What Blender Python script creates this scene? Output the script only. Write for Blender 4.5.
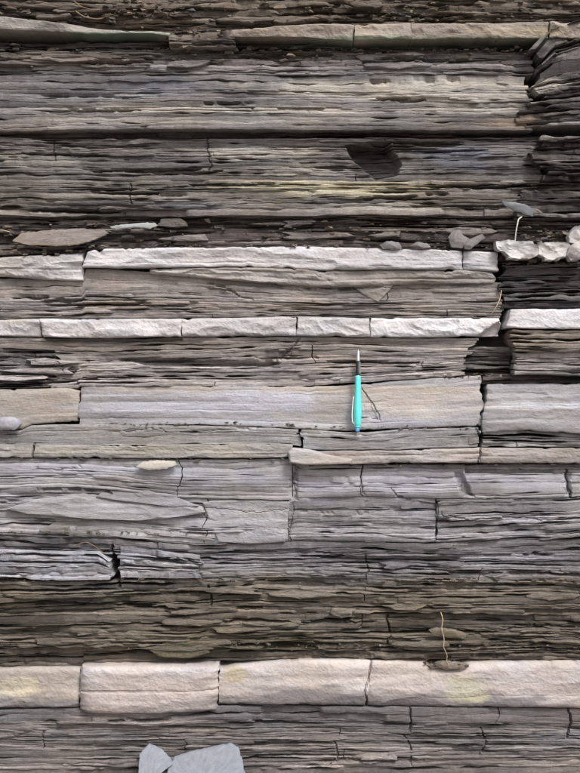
import bpy, math, random
import numpy as np
from mathutils import Vector

# ------------------------------------------------------------------ camera, sky, sun, exposure
S = 0.00175            # metres of rock face per pixel of the photograph
ZC = 0.95              # eye height
DIST = 1.85
sc = bpy.context.scene
for o in list(bpy.data.objects):
    bpy.data.objects.remove(o)
COLL = sc.collection

cam_d = bpy.data.cameras.new('camera')
cam = bpy.data.objects.new('camera', cam_d)
COLL.objects.link(cam)
cam.location = (0.0, -DIST, ZC)
cam.rotation_euler = (math.radians(90), 0, 0)
cam_d.sensor_fit = 'VERTICAL'
cam_d.sensor_height = 24.0
cam_d.lens = 24.0 * DIST / (773 * S)
cam_d.clip_start = 0.05
cam_d.clip_end = 500
sc.camera = cam

SUN_EL, SUN_AZ = 52.0, 32.0          # azimuth to the right of the viewer's back
world = bpy.data.worlds.new('World')
sc.world = world
world.use_nodes = True
wn = world.node_tree
bg = wn.nodes['Background']
sky = wn.nodes.new('ShaderNodeTexSky')
sky.sky_type = 'NISHITA'
sky.sun_disc = False
sky.sun_elevation = math.radians(SUN_EL)
sky.sun_rotation = math.radians(180 - SUN_AZ)
sky.air_density = 1.0
sky.dust_density = 6.0
sky.ozone_density = 1.0
hsv = wn.nodes.new('ShaderNodeHueSaturation')
hsv.inputs['Saturation'].default_value = 0.35
wn.links.new(sky.outputs[0], hsv.inputs['Color'])
wn.links.new(hsv.outputs[0], bg.inputs['Color'])
bg.inputs['Strength'].default_value = 0.10

sun_d = bpy.data.lights.new('sun', 'SUN')
sun_d.energy = 1.5
sun_d.angle = math.radians(18)
sun_d.color = (1.0, 0.985, 0.965)
sun = bpy.data.objects.new('sun', sun_d)
COLL.objects.link(sun)
ca, sa = math.cos(math.radians(SUN_EL)), math.sin(math.radians(SUN_EL))
to_sun = Vector((math.sin(math.radians(SUN_AZ)) * ca, -math.cos(math.radians(SUN_AZ)) * ca, sa))
sun.rotation_euler = to_sun.to_track_quat('Z', 'Y').to_euler()
sun.location = (1.5, -3, 4)

sc.render.engine = 'CYCLES'
sc.view_settings.view_transform = 'Standard'
sc.view_settings.look = 'None'
sc.view_settings.gamma = 1.0
sc.view_settings.use_curve_mapping = False
sc.view_settings.exposure = 0.9

# ------------------------------------------------------------------ noise
def hsh(ix, iy, seed):
    ix = ix.astype(np.int64); iy = iy.astype(np.int64)
    h = (ix * 374761393 + iy * 668265263 + seed * 144269504) & 0xffffffff
    h = ((h ^ (h >> 13)) * 127412617) & 0xffffffff
    h = ((h ^ (h >> 15)) * 97412653) & 0xffffffff
    h = h ^ (h >> 16)
    return h / 4294967295.0

def vn(x, y, seed=0):
    x, y = np.broadcast_arrays(np.asarray(x, float), np.asarray(y, float))
    ix = np.floor(x); iy = np.floor(y)
    fx = x - ix; fy = y - iy
    fx = fx * fx * (3 - 2 * fx); fy = fy * fy * (3 - 2 * fy)
    a = hsh(ix, iy, seed); b = hsh(ix + 1, iy, seed)
    c = hsh(ix, iy + 1, seed); d = hsh(ix + 1, iy + 1, seed)
    return 2 * ((a * (1 - fx) + b * fx) * (1 - fy) + (c * (1 - fx) + d * fx) * fy) - 1

def ln(x, row, seed=0):
    """angular noise along x, one independent line for each row"""
    x, row = np.broadcast_arrays(np.asarray(x, float), np.asarray(row, float))
    q = x + hsh(np.floor(row * 7), np.floor(row * 0), seed + 3) * 50
    ix = np.floor(q); t = q - ix; r = np.floor(row * 13)
    return 2 * (hsh(ix, r, seed) * (1 - t) + hsh(ix + 1, r, seed) * t) - 1

def fbm(x, y, seed=0, n=4):
    r = 0; a = 1; t = 0
    x = np.asarray(x, float); y = np.asarray(y, float)
    for k in range(n):
        r = r + a * vn(x * 2 ** k, y * 2 ** k, seed + 17 * k)
        t += a; a *= 0.55
    return r / t

def worley(x, y, seed=0):
    """random triple of the nearest jittered cell, offset to its centre, border distance"""
    x, y = np.broadcast_arrays(np.asarray(x, float), np.asarray(y, float))
    ix = np.floor(x); iy = np.floor(y)
    best = np.full(x.shape, 1e9); sec = best.copy()
    r = [np.zeros(x.shape) for _ in range(3)]
    dx = np.zeros(x.shape); dy = np.zeros(x.shape)
    for i in (-1, 0, 1):
        for j in (-1, 0, 1):
            cx = ix + i; cy = iy + j
            ox = x - (cx + hsh(cx, cy, seed + 1)); oy = y - (cy + hsh(cx, cy, seed + 2))
            d = ox * ox + oy * oy
            m = d < best
            sec = np.where(m, best, np.minimum(sec, d))
            best = np.where(m, d, best)
            dx = np.where(m, ox, dx); dy = np.where(m, oy, dy)
            for k in range(3):
                r[k] = np.where(m, hsh(cx, cy, seed + 5 + k), r[k])
    return r[0], r[1], r[2], dx, dy, np.sqrt(sec) - np.sqrt(best)

def scallop(x, y, seed=0, k=.55):
    """lower envelope of tilted bowls: curved fracture scars meeting in sharp ridges, continuous"""
    x, y = np.broadcast_arrays(np.asarray(x, float), np.asarray(y, float))
    ix = np.floor(x); iy = np.floor(y); best = np.full(x.shape, 1e9)
    for i in (-1, 0, 1):
        for j in (-1, 0, 1):
            cx = ix + i; cy = iy + j
            ox = x - (cx + hsh(cx, cy, seed + 1)); oy = y - (cy + hsh(cx, cy, seed + 2))
            h = k * hsh(cx, cy, seed + 5) + ox * ox + oy * oy + (hsh(cx, cy, seed + 6) - .5) * ox * .7 + (hsh(cx, cy, seed + 7) - .5) * oy * .7
            best = np.minimum(best, h)
    return best - .45

def sst(a, b, x):
    t = np.clip((x - a) / (b - a), 0, 1)
    return t * t * (3 - 2 * t)

ALB = 0.80
def rgb(r, g, b):
    c = np.array([r, g * .998, b * 1.010], float) / 255
    return ALB * np.where(c < 0.04045, c / 12.92, ((c + 0.055) / 1.055) ** 2.4)

# ------------------------------------------------------------------ materials
def rock_material(name, stretch, bump_mm, rough, spec, var, speck):
    m = bpy.data.materials.new(name)
    m.use_nodes = True
    nt = m.node_tree; N = nt.nodes; L = nt.links
    b = N['Principled BSDF']
    at = N.new('ShaderNodeAttribute'); at.attribute_name = 'Col'
    geo = N.new('ShaderNodeNewGeometry')
    def noise(scale, detail, dist=0.0, rough_=0.6):
        mp = N.new('ShaderNodeMapping'); mp.inputs['Scale'].default_value = scale
        L.new(geo.outputs['Position'], mp.inputs['Vector'])
        n = N.new('ShaderNodeTexNoise'); n.inputs['Scale'].default_value = 1.0
        n.inputs['Detail'].default_value = detail
        n.inputs['Roughness'].default_value = rough_
        n.inputs['Distortion'].default_value = dist
        L.new(mp.outputs[0], n.inputs['Vector'])
        return n.outputs['Fac']
    def remap(sock, lo, hi, a=0.25, c=0.75):
        r = N.new('ShaderNodeMapRange')
        r.inputs['From Min'].default_value = a; r.inputs['From Max'].default_value = c
        r.inputs['To Min'].default_value = lo; r.inputs['To Max'].default_value = hi
        L.new(sock, r.inputs['Value'])
        return r.outputs[0]
    def math_(op, a, c):
        q = N.new('ShaderNodeMath'); q.operation = op
        for k, s_ in enumerate((a, c)):
            if isinstance(s_, (int, float)): q.inputs[k].default_value = s_
            else: L.new(s_, q.inputs[k])
        return q.outputs[0]
    n1 = noise((28, 28, 28 * stretch), 6, 0.6)
    n2 = noise((240, 240, 240 * (1 + stretch * 0.25)), 4)
    n3 = noise((900, 900, 1100), 2)
    n4 = noise((7, 7, 16), 4, 0.3)
    v = math_('MULTIPLY', remap(n1, 1 - var, 1 + var), remap(n2, 1 - var * 0.7, 1 + var * 0.7))
    v = math_('MULTIPLY', v, remap(n3, 1 - speck, 1 + speck))
    mul = N.new('ShaderNodeVectorMath'); mul.operation = 'SCALE'
    L.new(at.outputs['Color'], mul.inputs[0]); L.new(v, mul.inputs['Scale'])
    # slow drift between a warmer and a cooler tone
    hue = N.new('ShaderNodeMix'); hue.data_type = 'RGBA'
    hue.inputs['A'].default_value = (1.04, 1.0, 0.95, 1); hue.inputs['B'].default_value = (0.975, 1.0, 1.045, 1)
    L.new(remap(n4, 0, 1, 0.35, 0.65), hue.inputs['Factor'])
    tint = N.new('ShaderNodeVectorMath'); tint.operation = 'MULTIPLY'
    L.new(mul.outputs[0], tint.inputs[0]); L.new(hue.outputs['Result'], tint.inputs[1])
    L.new(tint.outputs[0], b.inputs['Base Color'])
    L.new(remap(n2, rough - 0.1, min(1, rough + 0.12)), b.inputs['Roughness'])
    b.inputs['Specular IOR Level'].default_value = spec
    hgt = math_('ADD', math_('MULTIPLY', noise((60, 60, 60 * stretch * 1.3), 6, 0.4, 0.65), 0.7),
                math_('MULTIPLY', noise((420, 420, 420 * (1 + stretch * 0.12)), 4), 0.3))
    bp = N.new('ShaderNodeBump'); bp.inputs['Strength'].default_value = 1.0
    bp.inputs['Distance'].default_value = bump_mm / 1000
    L.new(hgt, bp.inputs['Height'])
    L.new(bp.outputs[0], b.inputs['Normal'])
    return m

M_SHALE = rock_material('laminated_shale', 14, 3.2, 0.78, 0.25, 0.34, 0.20)
M_LIME = rock_material('pale_limestone', 2.6, 1.2, 0.80, 0.22, 0.13, 0.11)
M_MUD = rock_material('banded_mudstone', 8, 1.4, 0.72, 0.28, 0.17, 0.13)
M_SLATE = rock_material('split_slate', 1.4, 0.7, 0.62, 0.32, 0.10, 0.10)

def plain(name, col, rough=0.5, spec=0.5, metal=0.0, trans=0.0, noise_amt=0.06, scale=300, coat=0.0):
    m = bpy.data.materials.new(name); m.use_nodes = True
    nt = m.node_tree; b = nt.nodes['Principled BSDF']
    n = nt.nodes.new('ShaderNodeTexNoise'); n.inputs['Scale'].default_value = scale
    r = nt.nodes.new('ShaderNodeMapRange')
    r.inputs['To Min'].default_value = 1 - noise_amt; r.inputs['To Max'].default_value = 1 + noise_amt
    v = nt.nodes.new('ShaderNodeVectorMath'); v.operation = 'SCALE'
    v.inputs[0].default_value = col
    tc = nt.nodes.new('ShaderNodeTexCoord')
    nt.links.new(tc.outputs['Object'], n.inputs['Vector'])
    nt.links.new(n.outputs['Fac'], r.inputs['Value']); nt.links.new(r.outputs[0], v.inputs['Scale'])
    nt.links.new(v.outputs[0], b.inputs['Base Color'])
    b.inputs['Roughness'].default_value = rough
    b.inputs['Specular IOR Level'].default_value = spec
    b.inputs['Metallic'].default_value = metal
    b.inputs['Transmission Weight'].default_value = trans
    b.inputs['Coat Weight'].default_value = coat
    return m

# ------------------------------------------------------------------ object helpers
def link_mesh(name, verts, faces, mat, parent=None, col=None, smooth=False):
    me = bpy.data.meshes.new(name)
    verts = np.asarray(verts, np.float32); faces = np.asarray(faces, np.int32)
    me.vertices.add(len(verts)); me.vertices.foreach_set('co', verts.ravel())
    k = faces.shape[1]
    me.loops.add(faces.size); me.loops.foreach_set('vertex_index', faces.ravel())
    me.polygons.add(len(faces))
    me.polygons.foreach_set('loop_start', np.arange(0, faces.size, k, dtype=np.int32))
    me.polygons.foreach_set('loop_total', np.full(len(faces), k, np.int32))
    me.polygons.foreach_set('use_smooth', np.full(len(faces), smooth))
    if col is not None:
        a = me.color_attributes.new('Col', 'FLOAT_COLOR', 'POINT')
        c4 = np.ones((len(verts), 4), np.float32); c4[:, :3] = col
        a.data.foreach_set('color', c4.ravel())
    me.update(calc_edges=True)
    me.materials.append(mat)
    o = bpy.data.objects.new(name, me)
    COLL.objects.link(o)
    if parent is not None:
        o.parent = parent
    return o

def tag(o, label=None, cat=None, group=None, kind=None):
    for k, v in (('label', label), ('category', cat), ('group', group), ('kind', kind)):
        if v: o[k] = v
    return o

def to_world(px, py, p):
    """face coordinates (photo pixels, p = millimetres proud of the mean face) to metres"""
    return (px - 290) * S, -p / 1000.0, ZC + (386.5 - py) * S

def curve(pts, wob=0.6, seed=0, fine=0.3):
    if isinstance(pts, (int, float)): pts = [(0, pts)]
    xs = [q[0] for q in pts]; ys = [q[1] for q in pts]
    return lambda x: np.interp(x, xs, ys) + wob * vn(np.asarray(x) / 60, 3.3, seed) + fine * vn(np.asarray(x) / 9, 7.1, seed + 3)

def columns(x0, x1, step=1.0):
    a, b = max(x0, -24), min(x1, 604)
    parts = []
    if x0 < -24: parts.append(np.arange(x0, -24, 9.0))
    if b > a: parts.append(np.linspace(a, b, max(3, int((b - a) / step) + 1)))
    if x1 > 604: parts.append(np.arange(613, x1 + 1, 9.0))
    return np.concatenate(parts)

# holes and dents broken into the face: (polygon, depth mm, edge px)
DENTS = []
def poly_dist(px, py, poly):
    """signed distance, positive inside"""
    inside = np.zeros(px.shape, bool); d = np.full(px.shape, 1e9)
    n = len(poly)
    for i in range(n):
        x0, y0 = poly[i]; x1, y1 = poly[(i + 1) % n]
        t = np.clip(((px - x0) * (x1 - x0) + (py - y0) * (y1 - y0)) / ((x1 - x0) ** 2 + (y1 - y0) ** 2), 0, 1)
        d = np.minimum(d, np.hypot(px - x0 - t * (x1 - x0), py - y0 - t * (y1 - y0)))
        c = ((y0 > py) != (y1 > py))
        with np.errstate(divide='ignore', invalid='ignore'):
            xx = (x1 - x0) * (py - y0) / (y1 - y0 if y1 != y0 else 1e-9) + x0
        inside ^= c & (px < xx)
    return np.where(inside, d, -d)

def dent(px, py):
    r = 0.0
    for poly, depth, edge, slope in DENTS:
        xs = [q[0] for q in poly]; ys = [q[1] for q in poly]
        if px.max() < min(xs) or px.min() > max(xs) or py.max() < min(ys) or py.min() > max(ys):
            continue
        d = poly_dist(px + 2.2 * fbm(px / 12, py / 4, 811, 3), py + 1.0 * fbm(px / 9, py / 9, 812, 3), poly)
        v = (py - min(ys)) / (max(ys) - min(ys))
        r = r - sst(-edge * .3, edge, d) * depth * (1 + slope * (v - 0.5))
    return r

CRACKS = []   # (polyline, half width px, depth mm)
def crack(px, py):
    r = 0.0
    for k, (line, wd, dep) in enumerate(CRACKS):
        xs = [q[0] for q in line]; ys = [q[1] for q in line]
        if px.max() < min(xs) - 4 or px.min() > max(xs) + 4 or py.max() < min(ys) - 4 or py.min() > max(ys) + 4:
            continue
        wx = px + 1.6 * vn(py / 5, k * 3.1, 600 + k); wy = py + 1.2 * vn(px / 6, k * 2.1, 700 + k)
        d = np.full(px.shape, 1e9)
        for (x0, y0), (x1, y1) in zip(line[:-1], line[1:]):
            t = np.clip(((wx - x0) * (x1 - x0) + (wy - y0) * (y1 - y0)) / ((x1 - x0) ** 2 + (y1 - y0) ** 2), 0, 1)
            d = np.minimum(d, np.hypot(wx - x0 - t * (x1 - x0), wy - y0 - t * (y1 - y0)))
        r = r - dep * np.clip(1.4 - d / wd, 0, 1)
    return r

STAINS_SHADE = []   # (cx, cy, rx, ry, colour, strength)  mineral stains, crusts, and shade painted into the diamond hollow
def stain_shade(col, px, py, lam):
    for k, (cx, cy, rx, ry, c, s) in enumerate(STAINS_SHADE):
        if px.max() < cx - 1.6 * rx or px.min() > cx + 1.6 * rx or py.max() < cy - 1.6 * ry or py.min() > cy + 1.6 * ry:
            continue
        r = ((px - cx) / rx) ** 2 + ((py - cy) / ry) ** 2
        n = 0.6 * fbm(px / 30, py / 5, 300 + k, 4) + 0.35 * lam
        m = sst(0.0, 0.75, 1 - r + n) * s
        col = col * (1 - m[..., None]) + c * m[..., None]
    return col

BACK = 90.0
def grid_piece(name, parent, PX, PY, P, COL, mat, endl=True, endr=True, ledge=True, seed=0):
    """closed lump of rock: front sheet given as rows x columns (row 0 on top), carried back into the face"""
    PX = PX.copy(); PY = PY.copy(); P = P + dent(PX, PY) + crack(PX, PY)
    # rock surface above and below the front sheet runs back into the face
    def back_rows(k, sgn):
        rows = []
        x = PX[k]; y = PY[k]; p = P[k]
        for dep, amp in ((5, .35), (14, .7), (30, .8), (BACK, 0)):
            q = np.minimum(p - dep, p) if dep < BACK else np.full_like(p, -BACK) + 0 * p
            rows.append((x, y + amp * vn(x / 9, dep * 1.7 + seed, seed + 5) * .6 + sgn * 0.012 * min(dep, 40), q))
        return rows
    top = back_rows(0, 1)[::-1]; bot = back_rows(-1, -1)
    X = np.vstack([r[0] for r in top] + [PX] + [r[0] for r in bot])
    Y = np.vstack([r[1] for r in top] + [PY] + [r[1] for r in bot])
    Q = np.vstack([r[2] for r in top] + [P] + [r[2] for r in bot])
    C = np.concatenate([np.repeat(COL[:1], 4, 0), COL, np.repeat(COL[-1:], 4, 0)])
    def end(k, sgn):
        cols = []
        for dep, off in ((2.0, 0.2), (9.0, .3), (BACK, .2)):
            jit = 0.25 * vn(Y[:, k] / 2.2, dep, seed + 9)
            cols.append((X[:, k] + sgn * (off + jit), Y[:, k], np.maximum(np.minimum(Q[:, k] - dep, Q[:, k]), -BACK)))
        return cols
    L = end(0, -1)[::-1] if endl else []
    R = end(-1, 1) if endr else []
    X = np.column_stack([c[0] for c in L] + [X] + [c[0] for c in R])
    Y = np.column_stack([c[1] for c in L] + [Y] + [c[1] for c in R])
    Q = np.column_stack([c[2] for c in L] + [Q] + [c[2] for c in R])
    C = np.concatenate([np.repeat(C[:, :1], len(L), 1), C, np.repeat(C[:, -1:], len(R), 1)], 1)
    nr, nc = X.shape
    idx = np.arange(nr * nc).reshape(nr, nc)
    f = np.stack([idx[:-1, :-1], idx[1:, :-1], idx[1:, 1:], idx[:-1, 1:]], -1).reshape(-1, 4)
    back = np.stack([idx[-1, :-1], idx[0, :-1], idx[0, 1:], idx[-1, 1:]], -1)
    f = np.concatenate([f, back])
    w = np.stack(to_world(X, Y, Q), -1).reshape(-1, 3)
    return link_mesh(name, w, f, mat, parent, C.reshape(-1, 3))

def colourise(PX, PY, lamR, pal, patch=0.35, seed=0):
    """pal: dark, mid, light, or AUTO for the tone the shale has at that level of the face"""
    if pal is AUTO:
        yy = PY + 7 * fbm(PX / 70, PY / 9, 888, 3) + 3 * lamR
        m = np.stack([np.interp(yy, TONE_Y, TONE_C[:, k]) for k in range(3)], -1)
        pal = (m * .40, m * 1.04, m * 1.95)
    a = 0.48 * lamR + patch * fbm(PX / 120, PY / 14, 40) * 2.6 + .2 * fbm(PX / 35, PY / 7, 46) + 0.15 * vn(PX / 3, PY / 1.5, seed + 41)
    a = np.clip(a, -1, 1)[..., None]
    c = np.where(a < 0, pal[1] + (pal[1] - pal[0]) * a, pal[1] + (pal[2] - pal[1]) * a)
    return stain_shade(c, PX, PY, lamR)

AUTO = 'auto'
TONES = [(-60, 118, 108, 98), (25, 118, 109, 100), (50, 114, 107, 102), (75, 124, 120, 119), (100, 138, 134, 132), (128, 134, 128, 123),
         (140, 112, 107, 104), (165, 124, 119, 116), (190, 132, 126, 119), (215, 112, 106, 102), (285, 146, 139, 133), (300, 136, 130, 126), (318, 146, 139, 134),
         (345, 156, 149, 144), (385, 154, 148, 145), (430, 152, 149, 148), (540, 126, 123, 123), (556, 124, 122, 125), (572, 124, 121, 122), (584, 112, 106, 98),
         (600, 114, 106, 96), (640, 114, 106, 95), (665, 106, 98, 90), (705, 128, 122, 118), (773, 134, 128, 124), (1000, 130, 124, 120)]
TONE_Y = [t[0] for t in TONES]; TONE_C = np.array([rgb(*t[1:]) for t in TONES])
XL, XR = -330, 910
def shale(parent, name, top, bot, p0, pal, x0=XL, x1=XR, lam=2.8, rough=1.0, crev=1.0, thr=0.12, seed=1,
          slab=13, joints=.18, jl=0.0, jr=0.0, endl=None, endr=None, step=1.0, p1=None, tilt=0.0, mat=None, slot=0.0, cutx=(), scal=0.0, sfs=(60, 16)):
    """a bed of laminated shale, split into slabs, each slab made of its real laminae"""
    rnd = random.Random(seed)
    px = columns(x0, x1, step); nc = len(px)
    T = top(px); B = bot(px)
    hmean = float(np.mean((B - T)[(px > -30) & (px < 610)])) if np.any((px > -30) & (px < 610)) else float(np.mean(B - T))
    n = max(2, int(round(hmean / lam)))
    th = np.array([math.exp(rnd.gauss(0, .5)) for _ in range(n)])[:, None]
    ii = np.arange(n)[:, None]; xx = px[None, :]
    th = th * np.exp(0.28 * vn(xx / 190, ii * 7.31 + .5, seed))
    cum = np.vstack([np.zeros(nc), np.cumsum(th, 0)])
    cum /= cum[-1]
    bd = T + (B - T) * cum                       # lamina boundaries, n+1 rows
    tk = np.diff(bd, axis=0); lim = np.minimum(tk[1:], tk[:-1])
    bi_ = np.arange(1, n)[:, None]
    bd[1:-1] += lim * (.30 * ln(xx / 34, bi_, seed + 1) + .15 * ln(xx / 9, bi_, seed + 2) + .03 * vn(xx / 2.5, bi_ * 3.3, seed + 4))
    bd = bd + tilt * (xx - 290)
    mid = 0.5 * (bd[1:] + bd[:-1])
    v = (mid - T) / np.maximum(B - T, 1e-3)
    pe = p0 if p1 is None else p1
    wx = xx + 14 * vn(xx / 25, ii * 2.9, seed + 7) + 5 * vn(xx / 6, ii * 4.1, seed + 8)
    ctr = cum[1:] * hmean
    brk = sst(-.5, .45, fbm(xx / 130, (ctr + seed * 9) / 20, seed + 55, 3))       # smooth stretches and broken stretches
    st = 8.5 * (worley(wx / 170, (ctr + seed * 31) / 17, seed)[0] - .5)
    st = st + (.35 + .9 * brk) * (4.5 * (worley(wx / 60, (ctr + seed * 17) / 7, seed + 20)[0] - .5)
                                  + 2.6 * (worley(wx / 28, (ctr + seed * 13) / 3.6, seed + 30)[0] - .5))
    ker = np.array([1, 2, 3, 3, 2, 1.]); ker /= ker.sum()
    sm = np.stack([np.convolve(np.pad(r_, (3, 2), 'edge'), ker, 'valid') for r_ in st])
    sharp = sst(.1, .5, vn(xx / 40, ii * 3.7, seed + 56))
    st = sm * (1 - .5 * sharp) + st * .5 * sharp
    f = p0 + (pe - p0) * v
    f = f + rough * (st + 2.0 * fbm(xx / 45, ii * 3.1, seed + 50, 3)
                     + (.35 + .5 * brk) * vn(xx / 6, ii * 5.3, seed + 60) + 0.18 * vn(xx / 2.1, ii * 2.3, seed + 61))
    if scal: f = f + scal * (2.0 * scallop(wx / sfs[0], mid / sfs[1], seed + 33) + .8 * scallop(wx / sfs[0] * 2.6, mid / sfs[1] * 2.2, seed + 34))
    # laminae that have dropped out leave dark slots with pointed ends
    gone = sst(.42, .62, ln(xx / 46, ii, seed + 63) + .35 * ln(xx / 12, ii, seed + 64) + .5 * (brk - .6))
    if n > 3: gone[0] = 0; gone[-1] = 0
    if slot: f = f - slot * gone
    bi = np.arange(n + 1)[:, None]
    c = vn(xx / 48, bi * 9.7 + .4, seed + 70) + 0.8 * vn(xx / 13, bi * 4.9, seed + 71) + 0.5 * (hsh(bi, bi * 0 + 3, seed + 72) - .5)
    brk2 = np.vstack([brk, brk[-1:]])
    c = np.clip(c - thr + .55 * (brk2 - .55), 0, 1.2)
    cd = 0.6 + 20 * crev * c
    g = 0.07 + 1.25 * np.clip(c, 0, 1) ** 1.3 * crev
    fu = np.vstack([f[:1], f]); fd = np.vstack([f, f[-1:]])
    inner = np.minimum(fu, fd) - cd
    hi = 0.3 + 2.0 * np.clip(vn(xx / 18, ii * 6.1, seed + 80), 0, 1) * rough
    lo = 0.2 + 1.6 * np.clip(vn(xx / 15, ii * 8.1, seed + 81), 0, 1) * rough
    hgt = bd[1:] - bd[:-1]
    gt = np.minimum(g[:-1], 0.46 * hgt); gb = np.minimum(g[1:], 0.42 * hgt)
    lamR = 2 * hsh(ii, ii * 0 + 5, seed + 90) - 1 + 0.7 * vn(xx / 60, ii * 4.3, seed + 91) + 0 * xx
    lamR = np.clip(1.15 * lamR + .35 * fbm(xx / 14, ii * 2.7, seed + 92, 3), -1.6, 1.6)
    # rows, top to bottom
    rPY, rP, rL, start = [], [], [], []
    for i in range(n):
        start.append(len(rPY))
        rPY += [bd[i], bd[i] + gt[i], .5 * (bd[i] + gt[i] + bd[i + 1] - gb[i]), bd[i + 1] - gb[i]]
        rP += [inner[i], f[i] - hi[i], f[i] + .35, f[i] - lo[i]]
        rL += [lamR[i]] * 4
    start.append(len(rPY)); rPY.append(bd[n]); rP.append(inner[n]); rL.append(lamR[n - 1])
    PY = np.array(rPY); P = np.array(rP); LR = np.array(rL)
    PX = np.broadcast_to(px, PY.shape).copy()
    # ragged ends, lamina by lamina
    if jl or jr:
        rowi = np.array([min(k // 4, n - 1) for k in range(len(PY))])[:, None]
        if jl:
            e = jl * (hsh(rowi, rowi * 0 + 1, seed + 95) + .8 * vn(PY[:, :1] / 9, 1.1, seed + 96))
            PX += e * np.clip(1 - (PX - px[0]) / (6 * jl), 0, 1)
        if jr:
            e = jr * (hsh(rowi, rowi * 0 + 2, seed + 97) + .8 * vn(PY[:, :1] / 9, 2.1, seed + 98))
            PX -= e * np.clip(1 - (px[-1] - PX) / (6 * jr), 0, 1)
    COL = colourise(PX, PY, LR, pal, seed=seed)
    out = []
    a = 0
    per = max(1, int(round(slab / (hmean / n))))
    while a < n:
        b = min(n, a + max(1, int(per * rnd.uniform(.7, 1.3))))
        if n - b < max(1, per // 3): b = n
        ra, rb = start[a], start[b] + 1
        cuts = list(cutx)
        for _ in range(3):
            if rnd.random() < 0.33 * joints:
                q = rnd.uniform(max(x0, 0) + 30, min(x1, 580) - 30) if min(x1, 580) - max(x0, 0) > 90 else None
                if q and all(abs(q - z) > 60 for z in cuts): cuts.append(q)
        PXc = PX[ra:rb].copy()
        for q in cuts:
            PXc += (5 * fbm(PY[ra:rb] / 7, q, seed + 99, 3)) * np.exp(-np.abs(PX[ra:rb] - q) / 9)
        ks = [0] + sorted(int(np.searchsorted(px, q)) for q in cuts) + [nc]
        for q in range(len(ks) - 1):
            sl = slice(ks[q], ks[q + 1])
            pX, pY, pP, pC = (A[:, sl].copy() for A in (PXc, PY[ra:rb], P[ra:rb], COL[ra:rb]))
            off = rnd.uniform(-.5, .5) * rough if len(ks) > 2 else 0
            el, er = True, True
            if q > 0: pX[:, 0] += .15
            o = grid_piece(name, parent, pX, pY, pP + off, pC, mat or M_SHALE, el, er, seed=seed + a)
            if lam < 2.2: pass
            out.append(o)
        a = b
    return out

def block(parent, name, x0, x1, top, bot, p0, pal, mat, p1=None, rnd_t=6, rnd_b=6, rw=3.0, facet=2.0, fs=(60, 18), bands=(),
          rough=0.6, chip=0.8, jl=1.5, jr=1.5, seed=1, lean_l=0, lean_r=0, endround=5, endw=3.5, step=1.0, bandw=0.4, split=(), patch=.35):
    """one massive bed block with worn edges, broken facets and faint banding"""
    if mat is M_MUD: rnd_t *= .55; rnd_b *= .6; endround *= .55
    px = columns(x0, x1, step)
    T = top(px) - 0.0; B = bot(px)
    chipn = np.clip(fbm(px / 14, 2.2, seed + 1, 3) - .25, 0, 1)
    chipb = np.clip(fbm(px / 16, 8.2, seed + 2, 3) - .25, 0, 1)
    T = T + chip * 5 * chipn; B = B - chip * 4 * chipb
    h = float(np.mean(B - T)); nr = max(7, int(h / 1.15))
    v = (0.5 - 0.5 * np.cos(np.linspace(0, 1, nr) * math.pi))[:, None] * .35 + np.linspace(0, 1, nr)[:, None] * .65
    PY = T + (B - T) * v
    PX = np.broadcast_to(px, PY.shape).copy()
    dt = (PY - T); db = (B - PY)
    pe = p0 if p1 is None else p1
    P = p0 + (pe - p0) * v
    rwt = rw * (1 + .6 * vn(px / 30, 4.4, seed + 3)); rwb = rw * (1 + .6 * vn(px / 30, 5.4, seed + 4))
    P = P - rnd_t * (1 - np.sqrt(np.clip(1 - (1 - np.clip(dt / rwt, 0, 1)) ** 2, 0, 1)))
    P = P - rnd_b * (1 - np.sqrt(np.clip(1 - (1 - np.clip(db / rwb, 0, 1)) ** 2, 0, 1)))
    wx = PX + 8 * vn(PX / 18, PY / 9, seed + 5); wy = PY + 3 * vn(PX / 20, PY / 7, seed + 6)
    P = P + facet * (1.9 * scallop(wx / fs[0], wy / fs[1], seed + 10) + .7 * scallop(wx / fs[0] * 2.7, wy / fs[1] * 2.1, seed + 11)
                     + .25 * scallop(wx / fs[0] * 7, wy / fs[1] * 4, seed + 12))
    P = P + rough * (fbm(PX / 7, PY / 4, seed + 12, 3) + .5 * vn(PX / 1.8, PY / 1.3, seed + 13))
    for (bv, dep) in bands:
        bb = bv + .03 * vn(px / 50, bv * 31, seed + 14)
        P = P - dep * np.exp(-((v - bb) * h / 0.9) ** 2) * np.clip(.6 + .8 * vn(px / 40, bv * 57, seed + 15), 0, 1.2)
    # ragged, rounded, leaning ends
    W_ = px[-1] - px[0]
    el = jl * fbm(PY[:, :1] / 9, 1.5, seed + 16, 3) * 1.6 + lean_l * (v - .5)
    er = jr * fbm(PY[:, -1:] / 9, 6.5, seed + 17, 3) * 1.6 + lean_r * (v - .5)
    reach = min(30.0, W_ * .4)
    PX = PX + el * np.clip(1 - (PX - px[0]) / reach, 0, 1) + er * np.clip(1 - (px[-1] - PX) / reach, 0, 1)
    P = P - endround * (np.exp(-(PX - PX[:, :1]) / endw) + np.exp(-(PX[:, -1:] - PX) / endw))
    LR = vn(PX / 160, v * h / 3.2 + seed, seed + 18) * bandw * 2 + .3 * fbm(PX / 25, PY / 12, seed + 19, 3)
    COL = colourise(PX, PY, LR, pal, patch=patch, seed=seed)
    return grid_piece(name, parent, PX, PY, P, COL, mat, seed=seed)

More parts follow.
